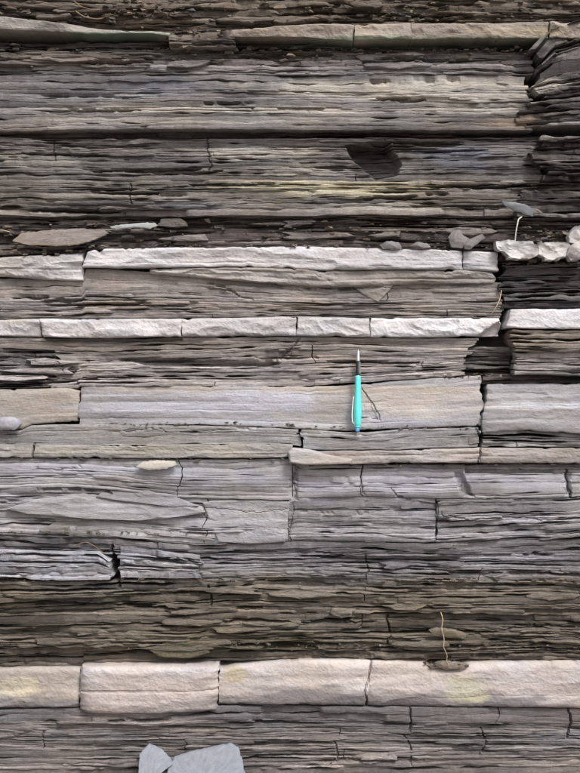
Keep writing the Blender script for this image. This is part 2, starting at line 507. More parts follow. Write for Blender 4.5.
def poly_piece(parent, name, outline, p_top, p_bot, pal, mat, facet=1.0, rough=.5, rnd=2.0, rw=2.0, seed=1, step=1.0, p_l=0, p_r=0, fs=(30, 10), jag=.8):
    """a broken slab with a traced outline, standing proud of the bed behind it"""
    ys = [q[1] for q in outline]
    y0, y1 = min(ys), max(ys)
    nr = max(6, int((y1 - y0) / 1.0))
    rows = np.linspace(y0 + .02, y1 - .02, nr)
    Ls, Rs = [], []
    n = len(outline)
    for y in rows:
        xs = []
        for i in range(n):
            a, b = outline[i], outline[(i + 1) % n]
            if (a[1] > y) != (b[1] > y):
                xs.append(a[0] + (b[0] - a[0]) * (y - a[1]) / (b[1] - a[1]))
        Ls.append(min(xs)); Rs.append(max(xs))
    Ls = np.array(Ls) + jag * fbm(rows / 6, 1.5, seed, 3) * 1.5; Rs = np.array(Rs) + jag * fbm(rows / 6, 4.5, seed, 3) * 1.5
    Rs = np.maximum(Rs, Ls + .6)
    ncol = max(8, int(np.max(Rs - Ls) / step))
    u = np.linspace(0, 1, ncol)[None, :]
    PX = Ls[:, None] + (Rs - Ls)[:, None] * u
    PY = np.broadcast_to(rows[:, None], PX.shape) + .5 * jag * vn(PX / 6, rows[:, None] / 30, seed + 3)
    v = ((rows - y0) / (y1 - y0))[:, None]
    P = p_top + (p_bot - p_top) * v + p_l * (1 - u) + p_r * u
    wx = PX / fs[0] + .2 * vn(PX / 12, PY / 6, seed); wy = PY / fs[1]
    P = P + facet * (1.8 * scallop(wx, wy, seed + 10) + .6 * scallop(wx * 2.7, wy * 2.2, seed + 11))
    P = P + rough * (fbm(PX / 6, PY / 3, seed + 12, 3) + .4 * vn(PX / 1.6, PY / 1.2, seed + 13))
    ed = poly_dist(PX, PY, outline)
    ed = np.minimum(np.maximum(ed, 0), rw) / rw
    P = P - rnd * (1 - np.sqrt(np.clip(1 - (1 - ed) ** 2, 0, 1)))
    LR = vn(PX / 60, PY / 3, seed + 18) * .7
    COL = colourise(PX, PY, LR, pal, patch=.3, seed=seed)
    return grid_piece(name, parent, PX, PY, P, COL, mat, seed=seed)

# ------------------------------------------------------------------ palettes (dark, mid, light)
G1 = (rgb(78, 73, 70), rgb(124, 118, 113), rgb(170, 164, 157))        # common grey shale
G2 = (rgb(84, 82, 84), rgb(128, 127, 128), rgb(172, 171, 172))        # bluish shale
BR = (rgb(70, 62, 54), rgb(112, 102, 92), rgb(150, 139, 124))         # brown crumbly
OL = (rgb(62, 56, 45), rgb(104, 96, 80), rgb(142, 132, 112))          # olive brown
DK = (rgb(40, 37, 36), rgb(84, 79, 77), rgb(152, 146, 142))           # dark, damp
LM = (rgb(148, 145, 145), rgb(190, 187, 186), rgb(212, 210, 211))     # pale limestone
LB = (rgb(166, 164, 165), rgb(204, 202, 203), rgb(222, 221, 222))     # whitest limestone
LP = (rgb(138, 128, 122), rgb(180, 171, 165), rgb(204, 199, 195))     # pinkish limestone
MC = (rgb(122, 118, 117), rgb(154, 151, 152), rgb(184, 184, 189))     # banded mudstone
MD = (rgb(108, 106, 106), rgb(142, 140, 140), rgb(176, 175, 177))     # grey mudstone
TAN = (rgb(118, 114, 109), rgb(150, 146, 140), rgb(178, 174, 168))
SL = (rgb(112, 117, 124), rgb(136, 141, 149), rgb(156, 161, 168))

CREAM, YEL, TANC, BLUE = rgb(206, 200, 188), rgb(206, 199, 170), rgb(152, 136, 120), rgb(120, 124, 134)
RUST, WHT, LICH, DARKW = rgb(120, 92, 70), rgb(214, 212, 208), rgb(196, 190, 128), rgb(44, 40, 38)
STAINS_SHADE += [
    (390, 88, 190, 12, CREAM, .8), (230, 110, 150, 7, CREAM, .6), (470, 102, 90, 12, CREAM, .7), (505, 124, 42, 8, TANC, .8),
    (130, 90, 110, 14, BLUE, .5), (60, 60, 90, 10, TANC, .35), (250, 122, 260, 6, CREAM, .3),
    (335, 190, 120, 10, YEL, .7), (255, 154, 75, 9, CREAM, .7), (40, 160, 90, 10, CREAM, .35), (300, 168, 60, 8, CREAM, .45), (380, 208, 90, 5, CREAM, .4), (30, 212, 60, 5, CREAM, .4),
    (455, 158, 55, 14, BLUE, .55), (60, 198, 80, 8, CREAM, .3), (180, 205, 80, 6, BLUE, .3),
    (100, 38.5, 100, 1.8, rgb(112, 134, 120), .8), (420, 43, 170, 2.6, rgb(118, 132, 112), .65),
    (300, 34, 90, 6, TANC, .4), (520, 36, 60, 6, rgb(160, 146, 120), .5),
    (20, 320, 18, 8, rgb(190, 180, 160), .4), (220, 305, 180, 6, TANC, .25),
     (430, 708, 240, 23, rgb(118, 113, 112), .92), (295, 708, 120, 26, rgb(116, 112, 113), .92), (372, 162, 26, 20, rgb(58, 53, 50), .85), (35, 707, 70, 15, rgb(116, 113, 114), .9), (60, 680, 22, 16, rgb(160, 152, 142), .5), (466, 688, 28, 15, rgb(188, 182, 152), .65), (20, 686, 22, 14, rgb(200, 188, 160), .6), (235, 674, 14, 9, rgb(182, 168, 130), .6),  # the near-black entry paints deep shade, with some damp, into the diamond hollow
    (150, 690, 60, 16, rgb(196, 182, 175), .6), (240, 640, 220, 14, rgb(110, 103, 88), .45), (90, 600, 140, 12, rgb(114, 106, 92), .4),
    (420, 600, 160, 8, rgb(106, 100, 86), .4), (60, 565, 55, 8, rgb(178, 178, 180), .5),
    (190, 406, 190, 9, rgb(182, 183, 190), .6), (520, 405, 70, 6, rgb(208, 209, 212), .7), (425, 403, 85, 16, rgb(178, 170, 162), .8), (430, 408, 80, 4, rgb(200, 193, 186), .6), (330, 405, 18, 20, rgb(150, 145, 140), .5),
    (360, 389, 150, 4, rgb(178, 167, 153), .7), (160, 389, 110, 4, rgb(172, 162, 149), .7),
    (120, 449, 170, 4, rgb(180, 172, 152), .35), (430, 453, 150, 6, rgb(166, 159, 155), .4),
    (30, 403, 40, 12, rgb(170, 160, 148), .6), (40, 470, 160, 8, rgb(160, 163, 172), .5), (240, 480, 60, 9, rgb(168, 170, 176), .5),
    (335, 484, 60, 8, rgb(168, 168, 172), .5), (520, 482, 70, 8, rgb(170, 171, 176), .55), (250, 512, 40, 14, rgb(158, 158, 162), .5),
    (90, 735, 60, 8, BLUE, .25), (570, 740, 40, 12, BLUE, .4),
]
DENTS += [
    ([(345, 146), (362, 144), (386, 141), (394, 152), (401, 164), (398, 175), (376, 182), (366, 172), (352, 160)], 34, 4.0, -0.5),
    ([(128, 361), (160, 359), (200, 359.5), (268, 361), (285, 363), (270, 367), (200, 367.5), (150, 366)], 17, 1.6, 0), ([(43, 337), (110, 338.5), (182, 337), (182, 341), (110, 343.5), (44, 341)], 13, 1.6, 0),
    ([(366, 390), (378, 420), (362, 416)], 1.6, 1.5, 0.6),
    ([(474, 338), (486, 329), (498, 321), (504, 338)], 13, 3, 0.3),
    ([(453, 472), (462, 471), (473, 497), (458, 494)], 9, 3, .3), ([(291, 466), (299, 466), (298, 500), (289, 500)], 6, 3, 0), ([(562, 472), (570, 473), (569, 497), (564, 497)], 7, 3, 0),
    ([(425, 656), (452, 656), (448, 668), (432, 668)], 8, 3, 0),
]

rg = random.Random(77)
for (za, zb, num, xa, xb) in ((53, 72, 5, 20, 500), (80, 128, 5, 20, 480), (142, 178, 6, 10, 480), (186, 214, 7, 10, 500), (284, 314, 4, 20, 460), (352, 384, 4, 100, 440),
                              (544, 576, 6, 130, 560), (586, 612, 6, 10, 560), (616, 658, 10, 10, 560), (714, 768, 6, 20, 560)):
    for _ in range(num):
        cx, cy = rg.uniform(xa, xb), rg.uniform(za, zb)
        if 335 < cx < 412 and 138 < cy < 190: continue
        hl, hh = rg.uniform(16, 62), rg.uniform(1.2, 2.6); sk = rg.uniform(-.03, .03)
        q = [(-1, 0), (-.55, -.7), (-.1, -1), (.35, -.6), (.8, -.9), (1, -.1), (.6, .6), (.15, 1), (-.3, .5), (-.7, .8)]
        DENTS.append(([(cx + u * hl + rg.gauss(0, 2), cy + v * hh + sk * u * hl + rg.gauss(0, .3)) for u, v in q], rg.uniform(11, 18), 1.3, 0))
CRACKS += [
    ([(363, 388), (372, 404), (380, 420), (360, 417)], .6, 3.5), ([(296, 463), (294, 482), (295, 500), (289, 541)], .7, 3.5),
    ([(435, 498), (437, 515), (434, 541)], .7, 4), ([(566, 470), (568, 498)], .9, 7), ([(362, 466), (360, 480), (363, 494)], .6, 4),
    ([(54, 138), (53, 150), (56, 160)], .7, 6), ([(208, 138), (207, 150), (212, 166), (209, 172)], .7, 5), ([(132, 186), (130, 200), (133, 206)], .7, 6),
    ([(408, 706), (410, 716), (409, 730)], .8, 8), ([(568, 708), (569, 722), (567, 738)], .9, 9), ([(404, 734), (412, 750), (410, 764)], .7, 6),
    ([(45, 730), (44, 748)], .7, 5), ([(335, 740), (338, 755), (330, 764)], .7, 5), ([(480, 728), (486, 741), (481, 752)], .7, 6),
    ([(202, 282), (222, 286), (240, 296), (252, 299)], .7, 5), ([(186, 309), (205, 307)], .6, 4), ([(371, 660), (368, 676), (365, 692), (366, 705)], .7, 6),
    ([(112, 545), (114, 562), (118, 572), (119, 586)], 1.3, 12), ([(208, 585), (213, 600), (210, 612)], .8, 8), ([(387, 612), (390, 630), (388, 644)], .9, 9),
    ([(34, 352), (37, 362)], .6, 4), ([(476, 425), (479, 440), (477, 462)], .9, 8), ([(35, 443), (34, 457)], .7, 6), ([(58, 358), (63, 372)], .7, 5),
    ([(300, 338), (290, 350), (276, 362)], .6, 4), ([(86, 465), (60, 470), (20, 466)], .5, 2.5), ([(38, 489), (105, 491), (112, 493)], .8, 7), ([(0, 503), (24, 499)], .7, 5),
    ([(205, 507), (260, 512), (288, 508)], .5, 2), ([(300, 510), (340, 514), (400, 508)], .5, 3), ([(440, 514), (470, 519), (510, 516), (540, 520)], .6, 4),
    ([(390, 490), (398, 497), (410, 499)], .6, 4), ([(365, 556), (368, 572), (366, 580)], .7, 6),
    ([(110, 433), (150, 428), (170, 432)], .5, 3), ([(180, 431), (240, 429), (262, 427)], .5, 3),
]

# ------------------------------------------------------------------ the setting
def solid_box(name, x0, x1, y0, y1, z0, z1, mat, col, parent=None, nx=40, nz=30, amp=.05, seed=3):
    xs = np.linspace(x0, x1, nx); zs = np.linspace(z0, z1, nz)
    X, Z = np.meshgrid(xs, zs)
    Y = y0 + amp * fbm(X * 2.2, Z * 6, seed, 4)
    fr = np.stack([X, Y, Z], -1).reshape(-1, 3); bk = np.stack([X, np.full_like(X, y1), Z], -1).reshape(-1, 3)
    v = np.concatenate([fr, bk]); n = nx * nz
    I = np.arange(n).reshape(nz, nx); J = I + n
    q = lambda a, b, c, d: np.stack([a.ravel(), b.ravel(), c.ravel(), d.ravel()], -1)
    f = [q(I[:-1, :-1], I[:-1, 1:], I[1:, 1:], I[1:, :-1]), q(J[:-1, :-1], J[1:, :-1], J[1:, 1:], J[:-1, 1:]),
         q(I[-1, :-1], I[-1, 1:], J[-1, 1:], J[-1, :-1]), q(I[0, :-1], J[0, :-1], J[0, 1:], I[0, 1:]),
         q(I[:-1, 0], I[1:, 0], J[1:, 0], J[:-1, 0]), q(I[:-1, -1], J[:-1, -1], J[1:, -1], I[1:, -1])]
    return link_mesh(name, v, np.concatenate(f), mat, parent, np.tile(col, (len(v), 1)))

# ground in front of the outcrop
def make_ground():
    xs = np.concatenate([-np.geomspace(60, 3, 14), np.linspace(-2.5, 2.5, 60), np.geomspace(3, 60, 14)])
    ys = np.concatenate([-np.geomspace(60, 3, 14), np.linspace(-2.5, .8, 40), np.geomspace(1.2, 60, 12)])
    X, Y = np.meshgrid(xs, ys)
    near = np.exp(-(X ** 2 + Y ** 2) / 8)
    Z = (.018 * fbm(X * 3, Y * 3, 4, 4) - .012) * near - .01
    n = X.shape; I = np.arange(X.size).reshape(n)
    f = np.stack([I[:-1, :-1], I[:-1, 1:], I[1:, 1:], I[1:, :-1]], -1).reshape(-1, 4)
    c = np.tile(rgb(128, 120, 110), (X.size, 1)) * (1 + .2 * fbm(X.ravel() * 5, Y.ravel() * 5, 9, 3))[:, None]
    g = link_mesh('ground', np.stack([X, Y, Z], -1).reshape(-1, 3), f, M_MUD, None, c, True)
    tag(g, kind='structure')
make_ground()

face = solid_box('rock_face', -4.0, 4.0, 0.10, 2.5, -0.05, 1.9, M_SHALE, rgb(90, 84, 80), amp=.03)
tag(face, 'layered outcrop of grey shale with pale limestone beds', kind='structure')

def bed(name, label, y0, y1, x0=XL, x1=XR, dark=DK):
    """the bed's core behind its slabs: a recessed rough sheet; its slabs and blocks become children"""
    px = columns(x0, x1, 6.0); rows = np.linspace(y0, y1, max(4, int((y1 - y0) / 3)))
    PX, PY = np.meshgrid(px, rows)
    P = -46 + 5 * fbm(PX / 40, PY / 6, 77, 4)
    C = np.tile(dark[1], PX.shape + (1,)) * (1 + .2 * fbm(PX / 30, PY / 5, 5, 3))[..., None]
    o = grid_piece(name, face, PX, PY, P, C, M_SHALE)
    tag(o, label)
    return o

cv = curve
# --- above and below the frame (seen only from another position)
b0 = bed('shale_bed', 'brown crumbly shale above the thin overhanging ledge', -165, 40)
shale(b0, 'shale_slab', cv(-165), cv(-14), 2, AUTO, lam=6, slab=40, step=3, seed=3, joints=0)
# --- 1 crumbly brown shale at the top
shale(b0, 'shale_slab', cv(-14), cv([(0, 19), (70, 27), (110, 32), (178, 33), (225, 31), (300, 28), (580, 25)], .5, 2), 1, BR,
      lam=3.2, rough=2.6, crev=1.7, thr=-.05, seed=4, slab=11)
# --- 2 hard thin overhanging ledge
b1 = bed('ledge_bed', 'thin hard overhanging ledge with a greenish lower edge', 22, 47)
e_top = cv([(0, 21), (70, 28), (100, 33), (140, 35.5), (178, 36)], .5, 12)
e_bot = cv([(0, 33), (60, 36), (90, 38.5), (140, 37.5), (178, 40)], .4, 13)
block(b1, 'ledge_slab', XL, 176, e_top, e_bot, 26, (rgb(120, 114, 106), rgb(150, 145, 138), rgb(184, 178, 168)), M_MUD, rnd_t=9, rnd_b=2, rw=3, facet=3, seed=21, jr=4, chip=.6, endround=9, endw=10)
shale(b1, 'shale_slab', cv([(170, 34), (225, 30)]), cv([(170, 50), (230, 50)]), 9, AUTO, x0=171, x1=236, lam=2.6, rough=2.0, crev=1.2, jl=3, jr=3, seed=22, slab=9, joints=0)
f_top = cv([(225, 34), (300, 29.5), (580, 26)], .5, 14)
f_bot = cv([(225, 41), (300, 41.5), (360, 45), (400, 44), (460, 42.5), (580, 42)], .4, 15)
for k, (a, b) in enumerate(((226, 353), (353.6, 409), (409.6, 545), (545.6, XR))):
    block(b1, 'ledge_slab', a, b, f_top, f_bot, 25 + (k % 2) * 1.5, (rgb(112, 102, 92), rgb(146, 137, 126), rgb(182, 172, 158)), M_MUD, rnd_t=7, rnd_b=2, rw=3, facet=3.5, fs=(35, 14), seed=24 + k, chip=.7, jl=1, jr=1, endround=2 if k else 9, endw=3 if k else 9)
# --- 3 dark recess below the ledge, then laminated grey shale
b2 = bed('shale_bed', 'bluish grey shale with cream streaks under the overhanging ledge', 40, 136)
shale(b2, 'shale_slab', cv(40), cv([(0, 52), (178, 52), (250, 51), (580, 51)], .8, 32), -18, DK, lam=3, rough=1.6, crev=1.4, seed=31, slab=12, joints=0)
shale(b2, 'shale_slab', cv([(0, 52), (178, 52), (250, 51), (580, 51)], .8, 32), cv(75, 1, 33), 2, AUTO, lam=2.6, rough=1.6, crev=1.3, thr=.02, seed=34, slab=12, x1=536, jr=5)
shale(b2, 'shale_slab', cv(75, 1, 33), cv(112, 1, 35), 4, AUTO, lam=3.2, rough=.75, crev=1.0, thr=.3, seed=36, slab=13, x1=532, jr=6, p1=7)
shale(b2, 'shale_slab', cv(112, 1, 35), cv([(0, 133), (80, 131), (200, 131), (400, 132), (540, 132)], .3, 37), 7, AUTO, lam=3.6, rough=.6, crev=.9, thr=.3, seed=38, slab=11, x1=530, jr=6, p1=13)
# --- 5/6/7 below the dark parting
b3 = bed('shale_bed', 'grey shale with a dark diamond shaped hollow and yellow staining', 132, 250)
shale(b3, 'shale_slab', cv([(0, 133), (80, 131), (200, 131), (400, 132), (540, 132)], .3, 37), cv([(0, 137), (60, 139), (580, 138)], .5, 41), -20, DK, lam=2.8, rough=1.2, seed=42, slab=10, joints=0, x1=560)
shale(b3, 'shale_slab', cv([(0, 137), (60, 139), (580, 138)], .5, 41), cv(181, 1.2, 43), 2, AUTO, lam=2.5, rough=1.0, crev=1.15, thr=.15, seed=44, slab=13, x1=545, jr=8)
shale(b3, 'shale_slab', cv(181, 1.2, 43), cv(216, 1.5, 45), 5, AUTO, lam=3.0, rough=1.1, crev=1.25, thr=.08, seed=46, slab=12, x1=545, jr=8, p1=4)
shale(b3, 'shale_slab', cv(216, 1.5, 45), cv([(0, 254), (84, 252), (85, 249), (300, 247), (495, 249), (580, 252)], .4, 47), -9, (rgb(48, 43, 41), rgb(98, 90, 86), rgb(150, 141, 134)), lam=2.7, rough=1.9, crev=1.5, thr=-.05, seed=48, slab=10, p1=-8)  # brown shale, base colour darkened to add to the shade of the recess
# --- right hand buttress of dark shale
shale(b3, 'shale_slab', cv([(520, 72), (545, 44), (600, 32)], .6, 51), cv([(500, 112), (600, 108)], 1, 52), 22, DK, x0=529, x1=XR, lam=3.4, rough=2.0, crev=1.5, thr=0, seed=53, slab=14, jl=9, joints=0, tilt=-.04)
shale(b3, 'shale_slab', cv([(500, 112), (600, 108)], 1, 52), cv(136, 1, 54), 25, DK, x0=520, x1=XR, lam=3.2, rough=2.0, crev=1.5, thr=0, seed=55, slab=12, jl=10, joints=0, tilt=-.03)
shale(b3, 'shale_slab', cv(137, 1, 54), cv(182, 1.5, 56), 18, DK, x0=528, x1=XR, lam=3.0, rough=2.0, crev=1.5, thr=-.05, seed=57, slab=12, jl=12, joints=0)
shale(b3, 'shale_slab', cv(182, 1, 54), cv(219, 1.5, 56), 10, DK, x0=512, x1=XR, lam=3.0, rough=1.8, crev=1.4, thr=-.05, seed=58, slab=12, jl=12, joints=0)

# --- limestone bed A
b4 = bed('limestone_bed', 'upper pale limestone bed with shale beneath it', 248, 318)
a_top = cv([(0, 257), (60, 254), (86, 252)], .4, 61); a_bot = cv([(0, 276), (50, 280), (90, 281)], .6, 62)
block(b4, 'limestone_block', XL, 83, a_top, a_bot, 8, (rgb(140, 136, 134), rgb(178, 175, 172), rgb(206, 204, 201)), M_LIME, facet=5, fs=(45, 12), seed=63, rnd_t=9, rw=4, chip=1.2, bands=((.6, 2),))
m_top = cv([(85, 251), (95, 249), (300, 247), (400, 249), (497, 252)], .4, 64); m_bot = cv([(85, 268), (150, 268), (250, 267), (330, 271), (420, 270), (497, 272)], .5, 65)
for k, (a, b) in enumerate(((86, 462), (462.7, 497))):
    block(b4, 'limestone_block', a, b, m_top, m_bot, 12, LM, M_LIME, facet=3.5, fs=(70, 14), seed=66 + k, rnd_t=7, rnd_b=3, rw=3.5, chip=1.0, lean_l=-6 if k == 0 else 0, bands=((.55, 1.2), (.8, 1.5)))
block(b4, 'limestone_block', 150, 492, cv([(150, 268), (250, 267.5), (330, 271), (420, 270.5), (497, 272)], .4, 65), cv([(150, 274), (260, 283), (330, 288), (420, 284), (492, 284)], 1, 68), 8,
      (rgb(120, 113, 106), rgb(160, 153, 146), rgb(192, 186, 179)), M_LIME, facet=3, fs=(60, 8), seed=69, rnd_t=3, rnd_b=6, rw=3, chip=1.3, bands=((.3, 3), (.62, 3.0)), jr=4)
# --- shale between limestone A and B
s_top = cv([(0, 278), (82, 280), (86, 269), (150, 271), (190, 275), (260, 282), (330, 287), (420, 283), (500, 283)], .6, 70)
shale(b4, 'shale_slab', s_top, cv([(0, 319), (40, 319), (300, 317), (500, 318)], .3, 71), 0, AUTO, x1=502, lam=3.0, rough=1.0, crev=1.0, thr=.22, seed=72, slab=12, jr=4, joints=.7)
poly_piece(b4, 'shale_slab', [(350, 284), (394, 284), (388, 292), (378, 302), (364, 295)], 4, 1.5, (rgb(110, 104, 99), rgb(144, 137, 130), rgb(170, 163, 156)), M_MUD, seed=73, rnd=1.2, facet=2)
# right dark shale column
shale(b4, 'shale_slab', cv(248, .6, 74), cv([(500, 266), (580, 264)], .6, 75), -6, DK, x0=498, x1=XR, lam=2.8, rough=1.7, crev=1.4, thr=-.05, seed=76, slab=9, jl=4, joints=0)
shale(b4, 'shale_slab', cv([(500, 266), (580, 264)], .6, 75), cv([(500, 309), (580, 308)], .5, 77), 5, (rgb(52, 49, 50), rgb(86, 83, 83), rgb(128, 125, 124)), x0=500, x1=XR, lam=2.8, rough=1.6, crev=1.4, thr=.0, seed=78, slab=12, jl=6, joints=0)

# --- limestone bed B
b5 = bed('limestone_bed', 'thin whitest limestone bed just above the pen', 309, 340)
g_top = cv([(0, 319.5), (40, 319), (180, 319), (300, 316.5), (370, 318), (500, 318.5)], .3, 81)
g_bot = cv([(0, 336), (42, 337), (90, 338), (180, 336.5), (300, 336), (400, 337.5), (500, 336)], .4, 82)
for k, (a, b, p, pal) in enumerate(((XL, 41.5, 6, LM), (42.8, 182, 11, LB), (182.6, 296, 6.5, LM), (297, 370, 8, LM), (370.5, 499, 10, LB))):
    block(b5, 'limestone_block', a, b, g_top, g_bot, p, pal, M_LIME, facet=3.4, fs=(30, 16), seed=83 + k, rnd_t=6, rnd_b=4, rw=3.2, chip=.7, jl=1.2, jr=1.2, lean_l=3 if k == 1 else 0, endround=3 if k == 1 else .9, endw=1.4)
block(b5, 'limestone_block', 506, XR, cv([(505, 310), (580, 310)], .2, 88), cv([(505, 329), (580, 330)], .3, 89), 30, LB, M_LIME, facet=2.2, fs=(50, 20), seed=90, rnd_t=4, rnd_b=3, rw=2.2, chip=.5, lean_l=-4, endround=6)
# --- shale below B
b6 = bed('shale_bed', 'grey shale behind the tip of the pen', 328, 392)
t_top = cv([(0, 337), (42, 338), (90, 339), (180, 337), (300, 337), (400, 338.5), (500, 337)], .4, 91)
mu = cv([(0, 348), (100, 352), (300, 345), (345, 344), (440, 349), (500, 346)], .5, 92)
c_top = cv([(0, 389), (78, 388), (80, 386), (300, 386), (400, 380), (440, 377), (485, 374)], .4, 93)
shale(b6, 'shale_slab', t_top, mu, -3, (rgb(128, 121, 115), rgb(164, 157, 151), rgb(190, 184, 178)), x1=476, jr=12, lam=3.4, rough=.6, crev=1.0, thr=.2, seed=94, slab=11, joints=0)
shale(b6, 'shale_slab', mu, c_top, 0, AUTO, x0=52, x1=470, lam=3.0, rough=.8, crev=1.2, thr=.32, seed=95, slab=14, jl=14, jr=9, p1=1, joints=.6)
shale(b6, 'shale_slab', mu, cv([(0, 389), (80, 388)], .5, 96), 0, (rgb(60, 57, 56), rgb(100, 96, 94), rgb(146, 142, 139)), x1=86, lam=2.6, rough=1.8, crev=1.4, thr=-.05, seed=97, slab=11, jr=12, joints=0)
shale(b6, 'shale_slab', cv([(440, 340), (505, 338)], .5, 98), cv([(440, 378), (510, 376)], .6, 99), -14, DK, x0=444, x1=512, lam=2.8, rough=1.8, crev=1.5, thr=-.05, seed=100, slab=12, jl=8, joints=0, tilt=.04)
shale(b6, 'shale_slab', cv([(505, 330.5), (580, 331)], .3, 89), cv([(505, 352), (580, 352)], .5, 101), 26, (rgb(92, 84, 78), rgb(132, 123, 114), rgb(172, 162, 150)), x0=509, x1=XR, lam=2.9, rough=.9, crev=1.2, thr=.1, seed=102, slab=12, jl=3, joints=0)
shale(b6, 'shale_slab', cv([(505, 352), (580, 352)], .5, 101), cv([(505, 375), (580, 376)], .6, 103), 24, AUTO, x0=512, x1=XR, lam=2.7, rough=1.1, crev=1.3, thr=.05, seed=104, slab=12, jl=4, joints=0, p1=18)
shale(b6, 'shale_slab', cv([(485, 374), (580, 375)], .5, 105), cv([(485, 384), (580, 383)], .4, 106), 3, DK, x0=480, x1=XR, lam=2.6, rough=1.4, crev=1.4, thr=-.05, seed=107, slab=10, jl=5, joints=0)

# --- banded mudstone C
b7 = bed('mudstone_bed', 'smooth banded mudstone bed behind the pen', 376, 436)
block(b7, 'mudstone_block', XL, 78, cv([(0, 389), (70, 388), (80, 391)], .4, 111), cv([(0, 429), (22, 429), (32, 424), (78, 421)], .4, 112), 3, (rgb(134, 126, 118), rgb(164, 156, 146), rgb(190, 182, 172)), M_MUD, p1=4, rnd_t=5, rnd_b=8, rw=5, facet=1.2, seed=113, jr=4, endround=9, endw=6, bands=((.75, 1),), rough=.4)
block(b7, 'mudstone_block', 80, 482, cv([(80, 386), (334, 386), (400, 381), (440, 378), (485, 375)], .4, 93), cv([(78, 425), (200, 424), (300, 428), (345, 431), (400, 428), (482, 425)], .5, 114), 0, MC, M_MUD, p1=6, rnd_t=2.5, rnd_b=1.5, rw=2.5, facet=1.2, fs=(110, 18), seed=115, jl=3, jr=3, bands=((.1, 1.2), (.22, 1.0), (.42, .8), (.62, .9), (.85, 1.2)), rough=.4, bandw=.75, endround=4, lean_l=-4)
block(b7, 'mudstone_block', 483, XR, cv([(483, 384), (580, 383.5)], .4, 106), cv([(480, 433), (520, 430), (580, 434)], .6, 118), 9, MC, M_MUD, p1=20, rnd_t=3, rnd_b=6, rw=3, facet=2.2, fs=(60, 20), seed=119, lean_l=-9, jl=2.5, bands=((.2, 1.2), (.45, .8), (.75, 1.2)), rough=.4, bandw=.6, endround=7)

# --- thin beds and tan ledge
b8 = bed('shale_bed', 'thin grey and tan beds under the foot of the pen', 424, 464)
h_top = cv([(0, 430), (22, 430), (32, 425), (78, 424), (200, 425), (300, 429), (345, 432), (365, 432), (400, 429), (480, 427)], .4, 121)
h_mid = cv([(0, 444), (80, 445), (290, 444), (300, 446)], .6, 122)
h_bot = cv([(0, 457), (150, 458), (290, 457), (295, 464), (580, 463)], .4, 123)
shale(b8, 'shale_slab', h_top, h_mid, 9, (rgb(122, 119, 117), rgb(160, 157, 154), rgb(188, 185, 181)), x1=300, lam=3.8, rough=.5, crev=.8, thr=.45, seed=124, slab=11, jr=4, joints=.4)
shale(b8, 'shale_slab', h_top, cv([(290, 447), (330, 449), (400, 449), (480, 446)], .6, 125), 14, (rgb(118, 116, 116), rgb(156, 154, 154), rgb(186, 185, 185)), x0=301, x1=478, lam=3.6, rough=.6, crev=1.0, thr=.35, seed=126, slab=11, jl=3, jr=3, joints=0)
shale(b8, 'shale_slab', cv([(478, 431), (520, 430), (580, 434)], .5, 118), cv([(478, 447), (580, 447)], .6, 127), 12, AUTO, x0=479, x1=XR, lam=3.3, rough=1.0, crev=1.3, thr=.05, seed=128, slab=9, jl=3, joints=.25)
block(b8, 'tan_slab', XL, 34, h_mid, h_bot, 15, TAN, M_MUD, rnd_t=4, rnd_b=4, rw=2.2, facet=1.8, fs=(60, 8), seed=129, bands=((.5, 1.5),), chip=.8)
block(b8, 'tan_slab', 35, 292, h_mid, cv([(0, 457), (150, 458), (292, 457)], .4, 123), 14, TAN, M_MUD, rnd_t=4, rnd_b=4, rw=2.2, facet=2.0, fs=(70, 7), seed=130, bands=((.45, 2), (.75, 1.5)), chip=1.0, endround=4)
block(b8, 'tan_slab', 290, 478, cv([(288, 448), (318, 450), (330, 450), (400, 450), (480, 447)], .5, 125), cv([(288, 462), (350, 463), (480, 462)], .4, 131), 22, (rgb(124, 118, 114), rgb(156, 150, 146), rgb(184, 178, 174)), M_MUD, rnd_t=5, rnd_b=3, rw=2.5, facet=2.4, fs=(70, 9), seed=132, bands=((.4, 2.2), (.7, 1.6)), chip=.8, endround=6)
block(b8, 'tan_slab', 479, XR, cv([(479, 447.5), (580, 447.5)], .5, 127), cv([(479, 462), (580, 463)], .4, 133), 19, (rgb(124, 118, 114), rgb(154, 148, 144), rgb(180, 174, 170)), M_MUD, rnd_t=5, rnd_b=3, rw=2.5, facet=2.2, fs=(60, 9), seed=134, bands=((.5, 2),), chip=.9)
poly_piece(b8, 'tan_slab', [(288, 452), (292, 447), (308, 448), (332, 455), (352, 458), (350, 463), (306, 464), (290, 462)], 26, 30, (rgb(138, 133, 129), rgb(170, 165, 161), rgb(194, 190, 187)), M_MUD, seed=135, rnd=4, rw=2.5)

# --- grey mudstone with curved fractures
b9 = bed('mudstone_bed', 'grey mudstone bed with curved fractures below the tan ledge', 456, 545)
i_top = cv([(0, 458), (150, 459), (290, 459), (300, 465), (580, 464)], .4, 141)
i_bot = cv([(0, 532), (100, 535), (200, 543), (300, 540), (435, 541), (580, 535)], 1.2, 142)
MDS = (rgb(106, 103, 104), rgb(154, 151, 152), rgb(188, 186, 189))
k1 = cv([(0, 488), (60, 486), (120, 490), (180, 497), (292, 499)], .6, 143)
shale(b9, 'mudstone_slab', i_top, k1, 5, MDS, x1=292, lam=3.4, rough=.45, crev=.7, thr=.5, seed=144, slab=13, joints=0, cutx=(181,), scal=2.6, sfs=(70, 15), p1=13, mat=M_MUD)
shale(b9, 'mudstone_slab', k1, i_bot, 6, MDS, x1=288, lam=3.2, rough=.7, crev=.9, thr=.3, seed=145, slab=14, joints=0, cutx=(206,), scal=3.6, sfs=(60, 14), p1=5, mat=M_MUD)
